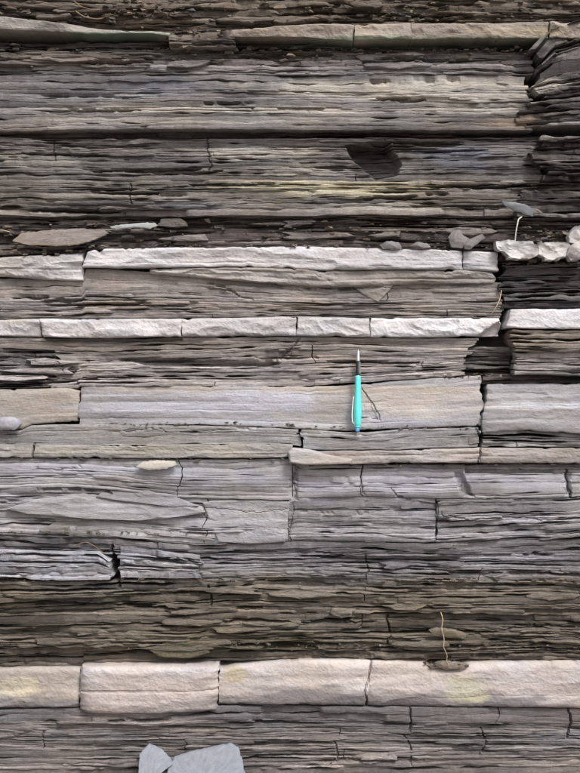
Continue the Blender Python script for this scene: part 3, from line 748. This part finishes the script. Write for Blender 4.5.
poly_piece(b9, 'mudstone_slab', [(8, 508), (40, 498), (85, 493), (106, 497), (128, 496), (168, 499), (203, 506), (206, 512), (180, 516), (140, 519), (96, 518), (60, 515), (30, 513)], 6, 20, (rgb(112, 110, 110), rgb(148, 146, 146), rgb(180, 179, 180)), M_MUD, seed=146, rnd=1.5, rw=2, facet=3.2, fs=(40, 12), jag=1.4)
poly_piece(b9, 'mudstone_slab', [(96, 496), (106, 490), (150, 489), (176, 496), (200, 505), (170, 505), (128, 501)], 8, 19, (rgb(112, 110, 110), rgb(146, 144, 144), rgb(178, 177, 178)), M_MUD, seed=246, rnd=1.5, rw=2, facet=2.6, fs=(30, 9), jag=1.4)
poly_piece(b9, 'mudstone_slab', [(40, 530), (60, 519), (130, 520), (196, 516), (206, 528), (214, 540), (150, 534), (80, 536)], 2, 9, (rgb(98, 94, 91), rgb(130, 126, 123), rgb(160, 156, 152)), M_MUD, seed=247, rnd=1.5, rw=2, facet=3, fs=(36, 9), jag=1.4)
poly_piece(b9, 'mudstone_block', [(203, 502), (214, 500), (250, 499), (290, 501), (288, 520), (285, 541), (250, 543), (219, 541), (213, 528)], 11, 13, (rgb(116, 115, 116), rgb(148, 147, 148), rgb(178, 178, 180)), M_MUD, seed=149, rnd=2, rw=2, facet=2.2, fs=(60, 16), rough=.7)
shale(b9, 'mudstone_slab', i_top, cv([(290, 497), (362, 495), (436, 498), (470, 497)], .6, 150), 5, MDS, x0=293, x1=464, lam=3.4, rough=.5, crev=.8, thr=.4, seed=152, slab=14, joints=0, cutx=(362,), scal=2.4, sfs=(60, 16), p1=11, mat=M_MUD)
shale(b9, 'mudstone_slab', cv([(290, 497), (362, 495), (436, 498), (470, 497)], .6, 150), i_bot, 9, MDS, x0=289, x1=435, lam=3.3, rough=.7, crev=.9, thr=.32, seed=154, slab=14, joints=0, scal=2.2, sfs=(80, 12), p1=6)
shale(b9, 'shale_slab', cv([(458, 464.5), (580, 464)], .4, 155), cv([(458, 473), (580, 473)], .5, 156), 5, AUTO, x0=452, x1=XR, lam=2.8, rough=.9, crev=1.2, seed=157, slab=10, joints=0)
shale(b9, 'mudstone_slab', cv([(458, 473), (580, 473)], .5, 156), cv([(436, 499), (458, 498), (580, 496)], .6, 158), 8, MDS, x0=462, x1=XR, lam=4.2, rough=.45, crev=.7, thr=.5, seed=159, slab=26, joints=0, cutx=(567,), scal=2.4, sfs=(60, 18), p1=12, mat=M_MUD)
shale(b9, 'mudstone_slab', cv([(436, 499), (458, 498), (580, 496)], .6, 158), i_bot, 11, MDS, x0=435.5, x1=XR, lam=3.0, rough=.9, crev=1.1, thr=.15, seed=161, slab=13, jl=1.5, joints=0, scal=2, sfs=(60, 12), p1=7)

# --- dark shale with paler plates, then olive brown shale
b10 = bed('shale_bed', 'dark grey shale with paler platy pieces in the lower half', 530, 588)
k_bot = cv([(0, 580), (120, 581), (300, 577), (580, 584)], 1.2, 171)
shale(b10, 'shale_slab', i_bot, cv([(0, 552), (200, 556), (580, 556)], 1, 172), 3, AUTO, lam=2.8, rough=1.4, crev=1.3, thr=.02, seed=173, slab=11, joints=.25)
shale(b10, 'shale_slab', cv([(0, 552), (200, 556), (580, 556)], 1, 172), k_bot, 5, AUTO, lam=2.8, rough=1.1, crev=1.1, thr=.1, seed=174, slab=12, x0=196, joints=.25, jl=2, p1=3)
shale(b10, 'shale_slab', cv([(0, 552), (100, 553), (114, 562)], 1, 172), k_bot, 13, (rgb(104, 103, 105), rgb(164, 164, 167), rgb(204, 204, 206)), lam=3.4, rough=1.2, crev=1.1, thr=.12, seed=175, slab=13, x1=113, tilt=.012, scal=3, sfs=(26, 7), joints=0, jr=3)
shale(b10, 'shale_slab', cv([(116, 549), (204, 556)], 1, 172), k_bot, 9, (rgb(84, 83, 86), rgb(146, 145, 148), rgb(198, 198, 201)), lam=3.2, rough=1.4, crev=1.2, thr=.06, seed=176, slab=12, x0=118, x1=204, joints=0, jl=3, jr=6, tilt=.02, scal=3, sfs=(24, 7))
b11 = bed('shale_bed', 'olive brown ragged shale above the lowest limestone', 576, 668)
shale(b11, 'shale_slab', k_bot, cv([(0, 618), (300, 612), (580, 616)], 1.5, 182), 1, AUTO, lam=2.9, rough=1.5, crev=1.3, thr=.02, seed=183, slab=12, joints=.25)
shale(b11, 'shale_slab', cv([(0, 618), (300, 612), (580, 616)], 1.5, 182), cv([(0, 648), (300, 642), (580, 644)], 1.5, 184), 2, AUTO, lam=2.8, rough=1.6, crev=1.3, thr=.02, seed=185, slab=12, joints=.25)
n_top = cv([(0, 668), (60, 667), (82, 668), (83, 664), (218, 662), (230, 662), (300, 660), (430, 663), (580, 660)], .4, 186)
shale(b11, 'shale_slab', cv([(0, 648), (300, 642), (580, 644)], 1.5, 184), n_top, -3, AUTO, lam=2.9, rough=1.6, crev=1.4, thr=-.02, seed=187, slab=10, joints=.25, p1=-6)
poly_piece(b11, 'shale_slab', [(148, 648), (170, 640), (204, 640), (210, 652), (190, 657), (160, 656)], 9, 12, OL, M_SHALE, seed=188, facet=3, rnd=3)

# --- lowest limestone
b12 = bed('limestone_bed', 'lowest pinkish limestone bed of rounded blocks', 658, 714)
block(b12, 'limestone_block', XL, 80, n_top, cv([(0, 708), (80, 707)], .5, 191), 6, (rgb(140, 130, 120), rgb(176, 168, 158), rgb(208, 202, 192)), M_LIME, facet=3, fs=(50, 22), seed=192, rnd_t=8, rnd_b=7, rw=7, chip=.8, endround=5)
o = block(b12, 'limestone_block', 81, 218, n_top, cv([(82, 710), (150, 711), (217, 708)], .5, 193), 22, LP, M_LIME, facet=2.6, fs=(60, 26), seed=194, rnd_t=9, rnd_b=6, rw=6, chip=.6, bands=((.55, 4.0),), jl=2, jr=3, endround=12, endw=5)
tag(o, 'rounded pinkish block with a crack along its middle')
block(b12, 'limestone_block', 219.5, 368.2, cv([(222, 668), (240, 664), (300, 660), (367, 660)], .4, 186), cv([(222, 702), (367, 704)], .5, 195), 8, LP, M_LIME, p1=14, facet=2.5, fs=(55, 24), seed=196, rnd_t=8, rnd_b=6, rw=6, chip=.6, endround=2.5, lean_r=-7)
block(b12, 'limestone_block', 368.5, XR, cv([(368, 660), (425, 662), (430, 667), (452, 668), (470, 663), (580, 660)], .4, 186), cv([(368, 704), (580, 707)], .5, 197), 8, LP, M_LIME, p1=13, facet=2.8, fs=(60, 22), seed=198, rnd_t=8, rnd_b=7, rw=7, chip=.6, endround=2.5, lean_l=-7, bands=((.75, 1),))
# --- shale at the foot
b13 = bed('shale_bed', 'grey brown shale with upright cracks under the lowest limestone', 704, 1000)
u_top = cv([(0, 709), (80, 708), (150, 711), (222, 704), (367, 705), (580, 708)], .5, 201)
GB = (rgb(80, 74, 70), rgb(122, 115, 109), rgb(158, 151, 143))
shale(b13, 'shale_slab', u_top, cv(738, 1, 202), 5, AUTO, lam=3.0, rough=1.1, crev=1.1, thr=.15, seed=203, slab=12, joints=.35, p1=4)
shale(b13, 'shale_slab', cv(738, 1, 202), cv(778, 1, 204), 4, AUTO, lam=3.1, rough=1.1, crev=1.1, thr=.15, seed=205, slab=12, joints=.35)
shale(b13, 'shale_slab', cv(778, 1, 204), cv(806, 1, 206), 6, AUTO, lam=5, rough=1.2, seed=207, slab=20, joints=0, step=3)
shale(b13, 'shale_slab', cv(806, 1, 206), cv(935, 1, 208), 70, AUTO, lam=7, rough=1.5, seed=209, slab=40, joints=0, step=4, p1=95)

rp = random.Random(31)
for (par, za, zb, num, xa, xb, p) in ((b2, 54, 70, 6, 20, 500, 7), (b3, 192, 212, 3, 20, 480, 7), (b3, 222, 242, 7, 150, 480, -1), (b6, 354, 382, 3, 4, 60, 4),
                                   (b10, 546, 574, 3, 215, 560, 6), (b11, 588, 612, 7, 10, 560, 8), (b11, 618, 652, 12, 10, 560, 8), (b13, 716, 766, 4, 250, 560, 6), (b0, 4, 22, 8, 10, 570, 9)):
    for _ in range(num):
        cx, cy = rp.uniform(xa, xb), rp.uniform(za, zb)
        hl, hh = rp.uniform(12, 38), rp.uniform(2.4, 4.6); sk = rp.uniform(-.05, .05)
        q = rp.choice(([(-1, .1), (-.8, -.6), (-.35, -1), (.2, -.75), (.7, -1), (1, -.3), (.85, .5), (.4, .7), (.05, 1), (-.5, .65), (-.8, .8)],
                       [(-1, -.9), (-.4, -1), (.3, -.7), (.75, -.8), (1, -.2), (.6, .2), (.3, .6), (-.2, .7), (-.5, 1), (-.95, .8), (-.9, 0)],
                       [(-1, -.1), (-.5, -.5), (.1, -.9), (.6, -.8), (.95, -1), (.9, -.2), (1, .7), (.5, 1), (.1, .6), (-.3, .7), (-.6, .3)]))
        pl = [(cx + u * hl + rp.gauss(0, 2.5), cy + v * hh + sk * u * hl + rp.gauss(0, .35)) for u, v in q]
        poly_piece(par, 'shale_slab', pl, p + rp.uniform(-3, 2), p + rp.uniform(1, 6), AUTO, M_SHALE, seed=rp.randrange(400, 9000), rnd=1.6, rw=1.6, facet=2.2, fs=(22, 7), jag=1.3, rough=.8, p_l=rp.uniform(-3, 3))

# ------------------------------------------------------------------ loose stones
def finish_loose(o, label, cat, group=None):
    """origin to the base of the thing"""
    me = o.data
    n = len(me.vertices); co = np.empty(n * 3, np.float32); me.vertices.foreach_get('co', co); co = co.reshape(-1, 3)
    base = np.array([co[:, 0].mean(), co[:, 1].mean(), co[:, 2].min()], np.float32)
    me.vertices.foreach_set('co', (co - base).ravel()); me.update()
    o.location = base
    return tag(o, label, cat, group)

def stone(name, outline, p, thick, pal, label, cat, mat=M_SLATE, tilt=0.0, tilt_x=0.0, seed=1, dome=.6, group=None, jag=.5, facet=1.2, sub=5):
    """loose flake: traced outline, real thickness in mm, front leaning by tilt mm per px towards its foot"""
    rnd = random.Random(seed)
    pts = []
    n = len(outline)
    for i in range(n):
        a, b = outline[i], outline[(i + 1) % n]
        L = math.hypot(b[0] - a[0], b[1] - a[1]); k = max(1, int(L / 2.2))
        for j in range(k):
            t = j / k
            nx, ny = -(b[1] - a[1]) / max(L, 1e-6), (b[0] - a[0]) / max(L, 1e-6)
            w = rnd.gauss(0, jag * .5) if j else 0
            pts.append((a[0] + (b[0] - a[0]) * t + nx * w, a[1] + (b[1] - a[1]) * t + ny * w))
    pts = np.array(pts); c = pts.mean(0); m = len(pts)
    soft = pts.copy()
    for _ in range(3): soft = .25 * np.roll(soft, 1, 0) + .5 * soft + .25 * np.roll(soft, -1, 0)
    y1 = pts[:, 1].max()
    rings = []
    def base_p(q): return p - (y1 - q[:, 1]) * tilt + (q[:, 0] - c[0]) * tilt_x
    for s in (0.0, .15, .3, .45, .6, .72, .84, .93, .98, 1.0):
        q = c + ((pts if s > .95 else soft) - c) * s
        h = base_p(q) + dome * thick * (.5 * (1 - s ** 3)) + facet * 2.2 * scallop(q[:, 0] / 13 + seed, q[:, 1] / 10, seed) + facet * .6 * scallop(q[:, 0] / 5, q[:, 1] / 3.5, seed + 4)
        if s == 1.0: h = base_p(q) - .22 * thick
        rings.append((q, h))
    back = []
    for s in (1.0, .9, .4):
        q = c + (pts - c) * s
        back.append((q, base_p(q) - thick * (.8 if s == 1.0 else 1.0)))
    allr = rings + back
    X = np.stack([r[0][:, 0] for r in allr]); Y = np.stack([r[0][:, 1] for r in allr]); Q = np.stack([r[1] for r in allr])
    v = np.stack(to_world(X, Y, Q), -1).reshape(-1, 3)
    I = np.arange(len(allr) * m).reshape(len(allr), m); J = np.roll(I, -1, 1)
    f = np.stack([I[:-1], I[1:], J[1:], J[:-1]], -1).reshape(-1, 4)
    # close the back with a fan of quads onto its middle ring start
    cb = len(v); mid = np.array([to_world(c[0], c[1], float(np.mean(base_p(pts)) - thick))]); v = np.concatenate([v, mid])
    fan = np.stack([I[-1], np.full(m, cb), np.full(m, cb), J[-1]], -1)
    f3 = np.concatenate([f[:, [0, 1, 2]], f[:, [0, 2, 3]], fan[:, [0, 1, 3]]])
    lam = vn(v[:, 0] * 400, v[:, 2] * 900, seed) * .5
    col = pal[1] + (pal[2] - pal[1]) * np.clip(lam, 0, 1)[:, None] + (pal[1] - pal[0]) * np.clip(lam, -1, 0)[:, None]
    o = link_mesh(name, v, f3, mat, None, col, True)
    o.data.set_sharp_from_angle(angle=math.radians(32))
    return finish_loose(o, label, cat, group)

stone('slate_plate', [(168, 772), (170, 762), (176, 752), (190, 748), (210, 744), (231, 740), (239, 744), (244, 758), (247, 775), (246, 800), (240, 807), (178, 807), (160, 798), (158, 786)], 62, 9, SL,
      'large smooth blue-grey slate plate leaning at the foot of the rock face', 'slate', tilt=.62, seed=5, facet=.25, dome=.15)
stone('slate_plate', [(142, 748), (151, 739), (164, 745), (172, 752), (175, 757), (166, 762), (160, 769), (158, 778), (156, 806), (140, 806), (143, 782), (142, 765)], 70, 7, SL,
      'smaller pointed blue-grey slate piece beside the large slate plate', 'slate', tilt=.66, tilt_x=-.12, seed=6, facet=.25, dome=.1)
LW = (rgb(150, 147, 144), rgb(190, 187, 184), rgb(212, 210, 207))
stone('limestone_chunk', [(493, 243), (508, 242), (526, 243), (533, 247), (536, 254), (528, 260), (514, 261), (505, 260), (502, 254), (494, 251)], 26, 30, LW,
      'white broken limestone chunk under the curled white root', 'stone', M_LIME, seed=7, facet=4, dome=.0, jag=1.6)
stone('limestone_chunk', [(535, 248), (537, 243), (556, 244), (566, 246), (570, 252), (562, 259), (550, 262), (541, 262), (534, 256)], 27, 30, LW,
      'white limestone chunk between the rooted chunk and the dark pebble', 'stone', M_LIME, seed=8, facet=4, dome=.0, jag=1.6)
stone('limestone_chunk', [(564, 250), (570, 245), (578, 248), (580, 256), (574, 262), (565, 263), (562, 257)], 33, 22, (rgb(140, 134, 130), rgb(172, 167, 163), rgb(196, 192, 188)),
      'small rounded greyish stone against the end of the white chunks', 'stone', M_LIME, seed=9, facet=3, dome=.8)
stone('limestone_chunk', [(565, 238), (572, 228), (590, 229), (600, 240), (597, 252), (582, 252), (574, 246), (566, 244)], 22, 26, LW,
      'angular white limestone chunk perched behind the small greyish stone', 'stone', M_LIME, seed=10, facet=4, dome=.0, jag=1.4)
stone('shale_flake', [(499, 203), (508, 204), (522, 206), (531, 211), (531, 218), (523, 216), (510, 211), (502, 207)], 15, 5, (rgb(108, 110, 114), rgb(134, 137, 142), rgb(158, 160, 165)),
      'leaf shaped pale grey flake jutting out above the curled white root', 'stone flake', seed=11, facet=.8, tilt=-.5)
FL = (rgb(88, 84, 83), rgb(116, 112, 110), rgb(146, 142, 140))
for k, (pl, p, lab) in enumerate((
        ([(379, 246), (386, 242), (398, 243), (402, 248), (396, 251), (382, 250)], 14, 'small flat grey flake lying furthest from the root on the limestone top'),
        ([(408, 247), (416, 243), (426, 244), (430, 248), (420, 250)], 14, 'small wedge shaped grey flake next to the flat one on the limestone top'),
        ([(447, 238), (452, 231), (459, 230), (462, 236), (469, 240), (462, 249), (450, 248)], 13, 'upright pointed grey flake on the limestone top'),
        ([(462, 246), (469, 240), (481, 235), (484, 239), (476, 245), (468, 251), (463, 250)], 17, 'tilted square grey flake in front of the upright pointed one'))):
    stone('shale_flake', pl, p, 6, FL, lab, 'stone flake', seed=20 + k, facet=1.5, tilt=.2, group='flakes on the limestone top')
stone('shale_plank', [(14, 242), (22, 234), (44, 231), (80, 229), (104, 230), (110, 234), (96, 241), (80, 246), (60, 247), (30, 246)], 16, 8, (rgb(104, 96, 90), rgb(134, 125, 117), rgb(156, 147, 138)),
      'long brown slab lying loose in the dark recess on the left', 'stone slab', M_MUD, seed=30, facet=1.2, tilt=.5, dome=.25)
stone('shale_flake', [(111, 228), (122, 226), (140, 224.5), (156, 224), (159, 227), (152, 230), (136, 229), (118, 231)], 18, 6, (rgb(120, 124, 122), rgb(152, 156, 153), rgb(180, 183, 180)),
      'slender pale splinter beside the long brown slab', 'stone flake', seed=31, facet=.7, tilt=.3)
stone('shale_flake', [(137, 466), (144, 461), (158, 459.5), (176, 460.5), (178, 464), (168, 468), (150, 469)], 21, 6, (rgb(150, 147, 138), rgb(180, 177, 167), rgb(200, 197, 188)),
      'oval cream flake resting on the grey mudstone below the tan ledge', 'stone flake', seed=32, facet=.6, tilt=.3)
stone('pebble', [(-3, 421), (2, 417), (14, 416.5), (21, 419), (23, 424), (18, 429), (4, 430), (-3, 427)], 17, 10, (rgb(130, 127, 130), rgb(158, 155, 158), rgb(180, 178, 180)),
      'flat rounded grey pebble in front of the short mudstone block', 'pebble', seed=33, facet=.6, dome=1.0)
stone('shale_flake', [(428, 629), (436, 626), (452, 628), (468, 633), (462, 637), (446, 636), (434, 634)], 10, 6, OL, 'dull brown flake caught in the olive shale near the dry rootlet', 'stone flake', seed=34, facet=1.2)
stone('shale_flake', [(434, 661), (442, 659), (456, 660), (468, 663), (462, 667), (446, 668), (438, 666)], 13, 7, BR, 'brown flake lodged in the notch of the lowest limestone', 'stone flake', seed=35, facet=1.5)

# ------------------------------------------------------------------ roots and straws
def strand(name, pts, r0, r1, mat, label, cat, seed=1, nsub=6):
    P = np.array([to_world(*q) for q in pts]); t = np.linspace(0, 1, len(P)); tt = np.linspace(0, 1, (len(P) - 1) * nsub + 1)
    try_ = np.stack([np.interp(tt, t, P[:, k]) for k in range(3)], -1)
    for _ in range(3): try_[1:-1] = .25 * try_[:-2] + .5 * try_[1:-1] + .25 * try_[2:]
    V, F = [], []
    K = 7
    for i, c in enumerate(try_):
        d = Vector(try_[min(i + 1, len(try_) - 1)] - try_[max(i - 1, 0)]).normalized()
        a = d.orthogonal().normalized(); b = d.cross(a)
        r = float(r0 + (r1 - r0) * tt[i]) * (1 + .18 * math.sin(i * 1.9 + seed)) * .001
        for k in range(K):
            an = 2 * math.pi * k / K
            V.append(Vector([float(q) for q in c]) + float(r) * (math.cos(an) * a + math.sin(an) * b))
        if i:
            for k in range(K):
                k2 = (k + 1) % K
                F.append(((i - 1) * K + k, (i - 1) * K + k2, i * K + k2, i * K + k))
    o = link_mesh(name, [tuple(v) for v in V], F, mat, None, None, True)
    return finish_loose(o, label, cat)

M_ROOT = plain('pale_root', (.55, .52, .47), .7, .3, noise_amt=.2, scale=900)
M_STRAW = plain('dry_straw', (.46, .36, .22), .7, .3, noise_amt=.25, scale=900)
M_TWIG = plain('brown_twig', (.20, .13, .08), .8, .2, noise_amt=.3, scale=700)
strand('root', [(520, 218, 12), (516, 221, 19), (515, 224, 22), (513, 234, 23), (512.5, 243, 20)], 1.2, 1.0, M_ROOT, 'short curled white root standing on a white limestone chunk', 'root', 1)
strand('straw', [(500, 291, 12), (498, 300, 16), (494, 308, 17), (490, 315, 12)], .9, .6, M_STRAW, 'thin pale straw in front of the shadowed joint above the thin limestone', 'straw', 2)
strand('rootlet', [(440, 611, 8), (442, 618, 13), (440, 627, 15), (443, 636, 15), (442, 645, 16), (446, 653, 16), (445, 659, 15), (449, 665, 14)], .8, .4, M_STRAW, 'dry rootlet hanging down the olive brown shale', 'root', 3)
strand('twig', [(34, 246, 22), (50, 247, 24), (62, 246, 25), (74, 247, 24), (88, 244, 23)], .8, .5, M_TWIG, 'thin brown twig along the long brown slab', 'twig', 4)
strand('root', [(70, 6, 4), (76, 13, 12), (86, 20, 14), (100, 22, 13), (112, 17, 8)], 1.3, .9, M_TWIG, 'brown looping root in the crumbly shale at the top', 'root', 5)
strand('root', [(74, 2, 5), (82, 9, 12), (95, 13, 13), (106, 10, 6)], 1.0, .7, M_TWIG, 'thinner brown root curling over the looping root', 'root', 6)
strand('twig', [(75, 545, 10), (88, 540, 18), (98, 545, 20), (106, 552, 17)], .9, .6, M_TWIG, 'bent brown twig above the paler platy shale', 'twig', 7)
strand('straw', [(-4, 232, 10), (4, 231, 15), (12, 233, 12)], .9, .6, M_STRAW, 'short straw stub near the end of the long brown slab', 'straw', 8)

# crumbs and splinters caught on the ledges (too many to count)
def crumbs():
    rnd = random.Random(12)
    V, F, C = [], [], []
    spots = [(90, 495, 247.5, 4, 11, 110, 1, 1), (0, 84, 253, 2, 8, 40, 1, 1), (0, 540, 51, -6, 3, 150, 1.2, 1), (170, 235, 40, 6, 14, 120, 1.6, 4), (0, 580, 14, 0, 9, 260, 1.6, 7),
             (500, 580, 264, -4, 10, 50, 1, 1), (445, 510, 376, -8, 2, 40, 1, 1), (80, 300, 424.5, 5, 9, 60, .8, 1), (300, 480, 428, 8, 14, 50, .8, 1), (0, 290, 458, 8, 13, 50, .8, 1),
             (300, 580, 464, 8, 16, 60, .8, 1), (0, 580, 645, -2, 6, 140, 1, 2), (0, 580, 580, 3, 9, 100, 1, 1), (0, 220, 532, 6, 12, 60, 1, 1), (420, 470, 664, 4, 14, 40, 1.2, 2),
             (0, 540, 60, 1, 7, 160, 1.3, 6), (0, 500, 232, -8, -1, 160, 1.6, 7), (520, 580, 235, -6, 4, 60, 1.8, 7), (100, 190, 12, 2, 10, 60, 2.2, 6)]
    for (xa, xb, y, pa, pb, n, big, dy) in spots:
        for _ in range(n):
            x = rnd.uniform(xa, xb); p = rnd.uniform(pa, pb); s = rnd.choice((.5, .7, .9, 1.3, 2.0)) * rnd.uniform(.7, 1.3) * big
            yy = y + rnd.gauss(0, 1.0) * dy
            a = rnd.uniform(0, 6.28)
            b0 = len(V)
            for (u, v, w) in ((-1, -.4, -.3), (1, -.3, -.4), (.8, .5, -.3), (-.9, .4, -.2), (-.7, -.4, .4), (.9, -.2, .3), (.6, .5, .4), (-.6, .3, .3)):
                u += rnd.gauss(0, .2); v += rnd.gauss(0, .15); w += rnd.gauss(0, .12)
                uu = u * math.cos(a) - v * math.sin(a); ww = u * math.sin(a) + v * math.cos(a)
                X, Y, Z = to_world(x + uu * s * 1.6, yy - w * s - s * .3, p + ww * s * 2.0)
                V.append((X, Y, Z))
            F += [tuple(b0 + q for q in f) for f in ((0, 1, 5, 4), (1, 2, 6, 5), (2, 3, 7, 6), (3, 0, 4, 7), (4, 5, 6, 7), (3, 2, 1, 0))]
            g = rnd.uniform(.5, 1.05); base = rnd.choice((G1[1], BR[1], BR[1], BR[2], OL[1]))
            C += [base * g] * 8
    o = link_mesh('rock_crumbs', V, F, M_SHALE, face, np.array(C))
    tag(o, 'tiny rock crumbs and splinters caught on the ledges', kind='stuff')
crumbs()

# ------------------------------------------------------------------ the pen
def lathe(prof, K=40):
    V = []
    for (z, r) in prof:
        for k in range(K):
            a = 2 * math.pi * k / K
            V.append((r * math.cos(a), r * math.sin(a), z))
    F = []
    for i in range(len(prof) - 1):
        for k in range(K):
            k2 = (k + 1) % K
            F.append((i * K + k, i * K + k2, (i + 1) * K + k2, (i + 1) * K + k))
    return V, F

def pen():
    mm = .001
    x, y, z = to_world(356.6, 431.0, 22.0)
    root = bpy.data.objects.new('pen', None); COLL.objects.link(root)
    root.empty_display_size = .02
    root.location = (x, y, z)
    tag(root, 'turquoise push-button pen with a black grip standing tip up against the rock', 'pen')
    TQ = plain('turquoise_plastic', (.10, .62, .60), .28, .5, noise_amt=.04, coat=.3)
    BLU = plain('blue_plastic', (.10, .36, .66), .3, .5, noise_amt=.04)
    BLK = plain('black_rubber', (.018, .018, .020), .38, .5, noise_amt=.15, scale=1500)
    GRY = plain('grey_plastic', (.16, .17, .18), .35, .5)
    SIL = plain('silver_metal', (.78, .79, .80), .28, .5, metal=1.0, noise_amt=.03)
    CLP = plain('pale_clip', (.62, .80, .80), .3, .5, noise_amt=.03)
    def part(name, prof, mat, parent=root, K=40):
        V, F = lathe([(a * mm, b * mm) for a, b in prof], K)
        return link_mesh(name, V, F, mat, parent, None, True)
    barrel = part('barrel', [(8, 0), (8, 4.5), (8.3, 5.0), (14, 5.7), (22, 6.6), (30, 7.0), (40, 6.8), (52, 6.3), (66, 5.7), (80, 5.2), (90, 5.0), (94, 4.8), (97, 4.2), (97.4, 3.6), (97.4, 0)], TQ)
    part('push_button', [(-.0, 0), (.0, 2.9), (.6, 3.5), (4, 3.7), (8.5, 3.8), (8.5, 0)], BLU)
    part('collar', [(7.0, 3.0), (7.0, 4.6), (7.4, 4.9), (9.6, 5.2), (10, 4.8), (10, 3)], TQ, barrel)
    grip = part('grip', [(95, 0), (95, 4.0), (97.5, 4.3), (100, 4.55), (104, 4.4)] + [q for k in range(7) for q in ((105 + k * 2.2, 4.42 - k * .03), (105.5 + k * 2.2, 4.05 - k * .03), (106.5 + k * 2.2, 4.05 - k * .03), (107 + k * 2.2, 4.4 - k * .03))] + [(121.5, 4.0), (122.5, 3.7), (122.5, 0)], BLK)
    # paler side window of the grip
    V, F = [], []
    for i in range(9):
        zz = (99 + i * 2.6) * mm
        for k in range(7):
            a = math.radians(-62 + k * 9); r = (4.62 - i * .035) * mm
            V.append((r * math.cos(a), r * math.sin(a), zz))
    for i in range(8):
        for k in range(6):
            F.append((i * 7 + k, i * 7 + k + 1, i * 7 + k + 8, i * 7 + k + 7))
    win = link_mesh('grip_panel', V, F, GRY, grip, None, True)
    sm = win.modifiers.new('thickness', 'SOLIDIFY'); sm.thickness = .0005; sm.offset = 0
    tip = part('tip', [(122, 0), (122, 3.75), (123, 3.8), (130, 3.2), (136, 2.4), (139, 1.9), (140, 1.4), (140.2, 0)], SIL)
    part('point', [(139.5, 0), (139.5, .9), (141.6, .7), (142, .4), (142, 0)], SIL, tip, 16)
    # pocket clip along the left side
    path = [(-5.0, 13), (-7.6, 14.0), (-9.0, 17.5), (-9.6, 24), (-9.6, 34), (-9.0, 45), (-8.4, 53), (-7.6, 58), (-7.2, 60.5)]
    V, F = [], []
    for i, (cx, cz) in enumerate(path):
        w = 2.5 - .10 * i; t = .65
        for (dx, dy) in ((-t, -w), (t, -w), (t, w), (-t, w)):
            V.append((( cx + dx) * mm, dy * mm, cz * mm))
        if i:
            for k in range(4):
                k2 = (k + 1) % 4
                F.append(((i - 1) * 4 + k, (i - 1) * 4 + k2, i * 4 + k2, i * 4 + k))
    F += [(3, 2, 1, 0), tuple((len(path) - 1) * 4 + k for k in range(4))]
    cl = link_mesh('clip', V, F, CLP, root)
    bv = cl.modifiers.new('bevel', 'BEVEL'); bv.width = .0004; bv.segments = 2
    cl.rotation_euler.z = math.radians(12)
    V, F = lathe([(a * mm, b * mm) for a, b in ((0, 0), (0, 1.3), (1.0, 1.5), (1.8, 1.1), (2.2, 0))], 14)
    ball = link_mesh('clip_ball', [(vx - 7.6 * mm, vy, vz + 58 * mm) for vx, vy, vz in V], F, CLP, cl, None, True)
    # leans back against the rock
    root.rotation_euler = (math.radians(-3.4), math.radians(.3), math.radians(-8))
    return root
pen()
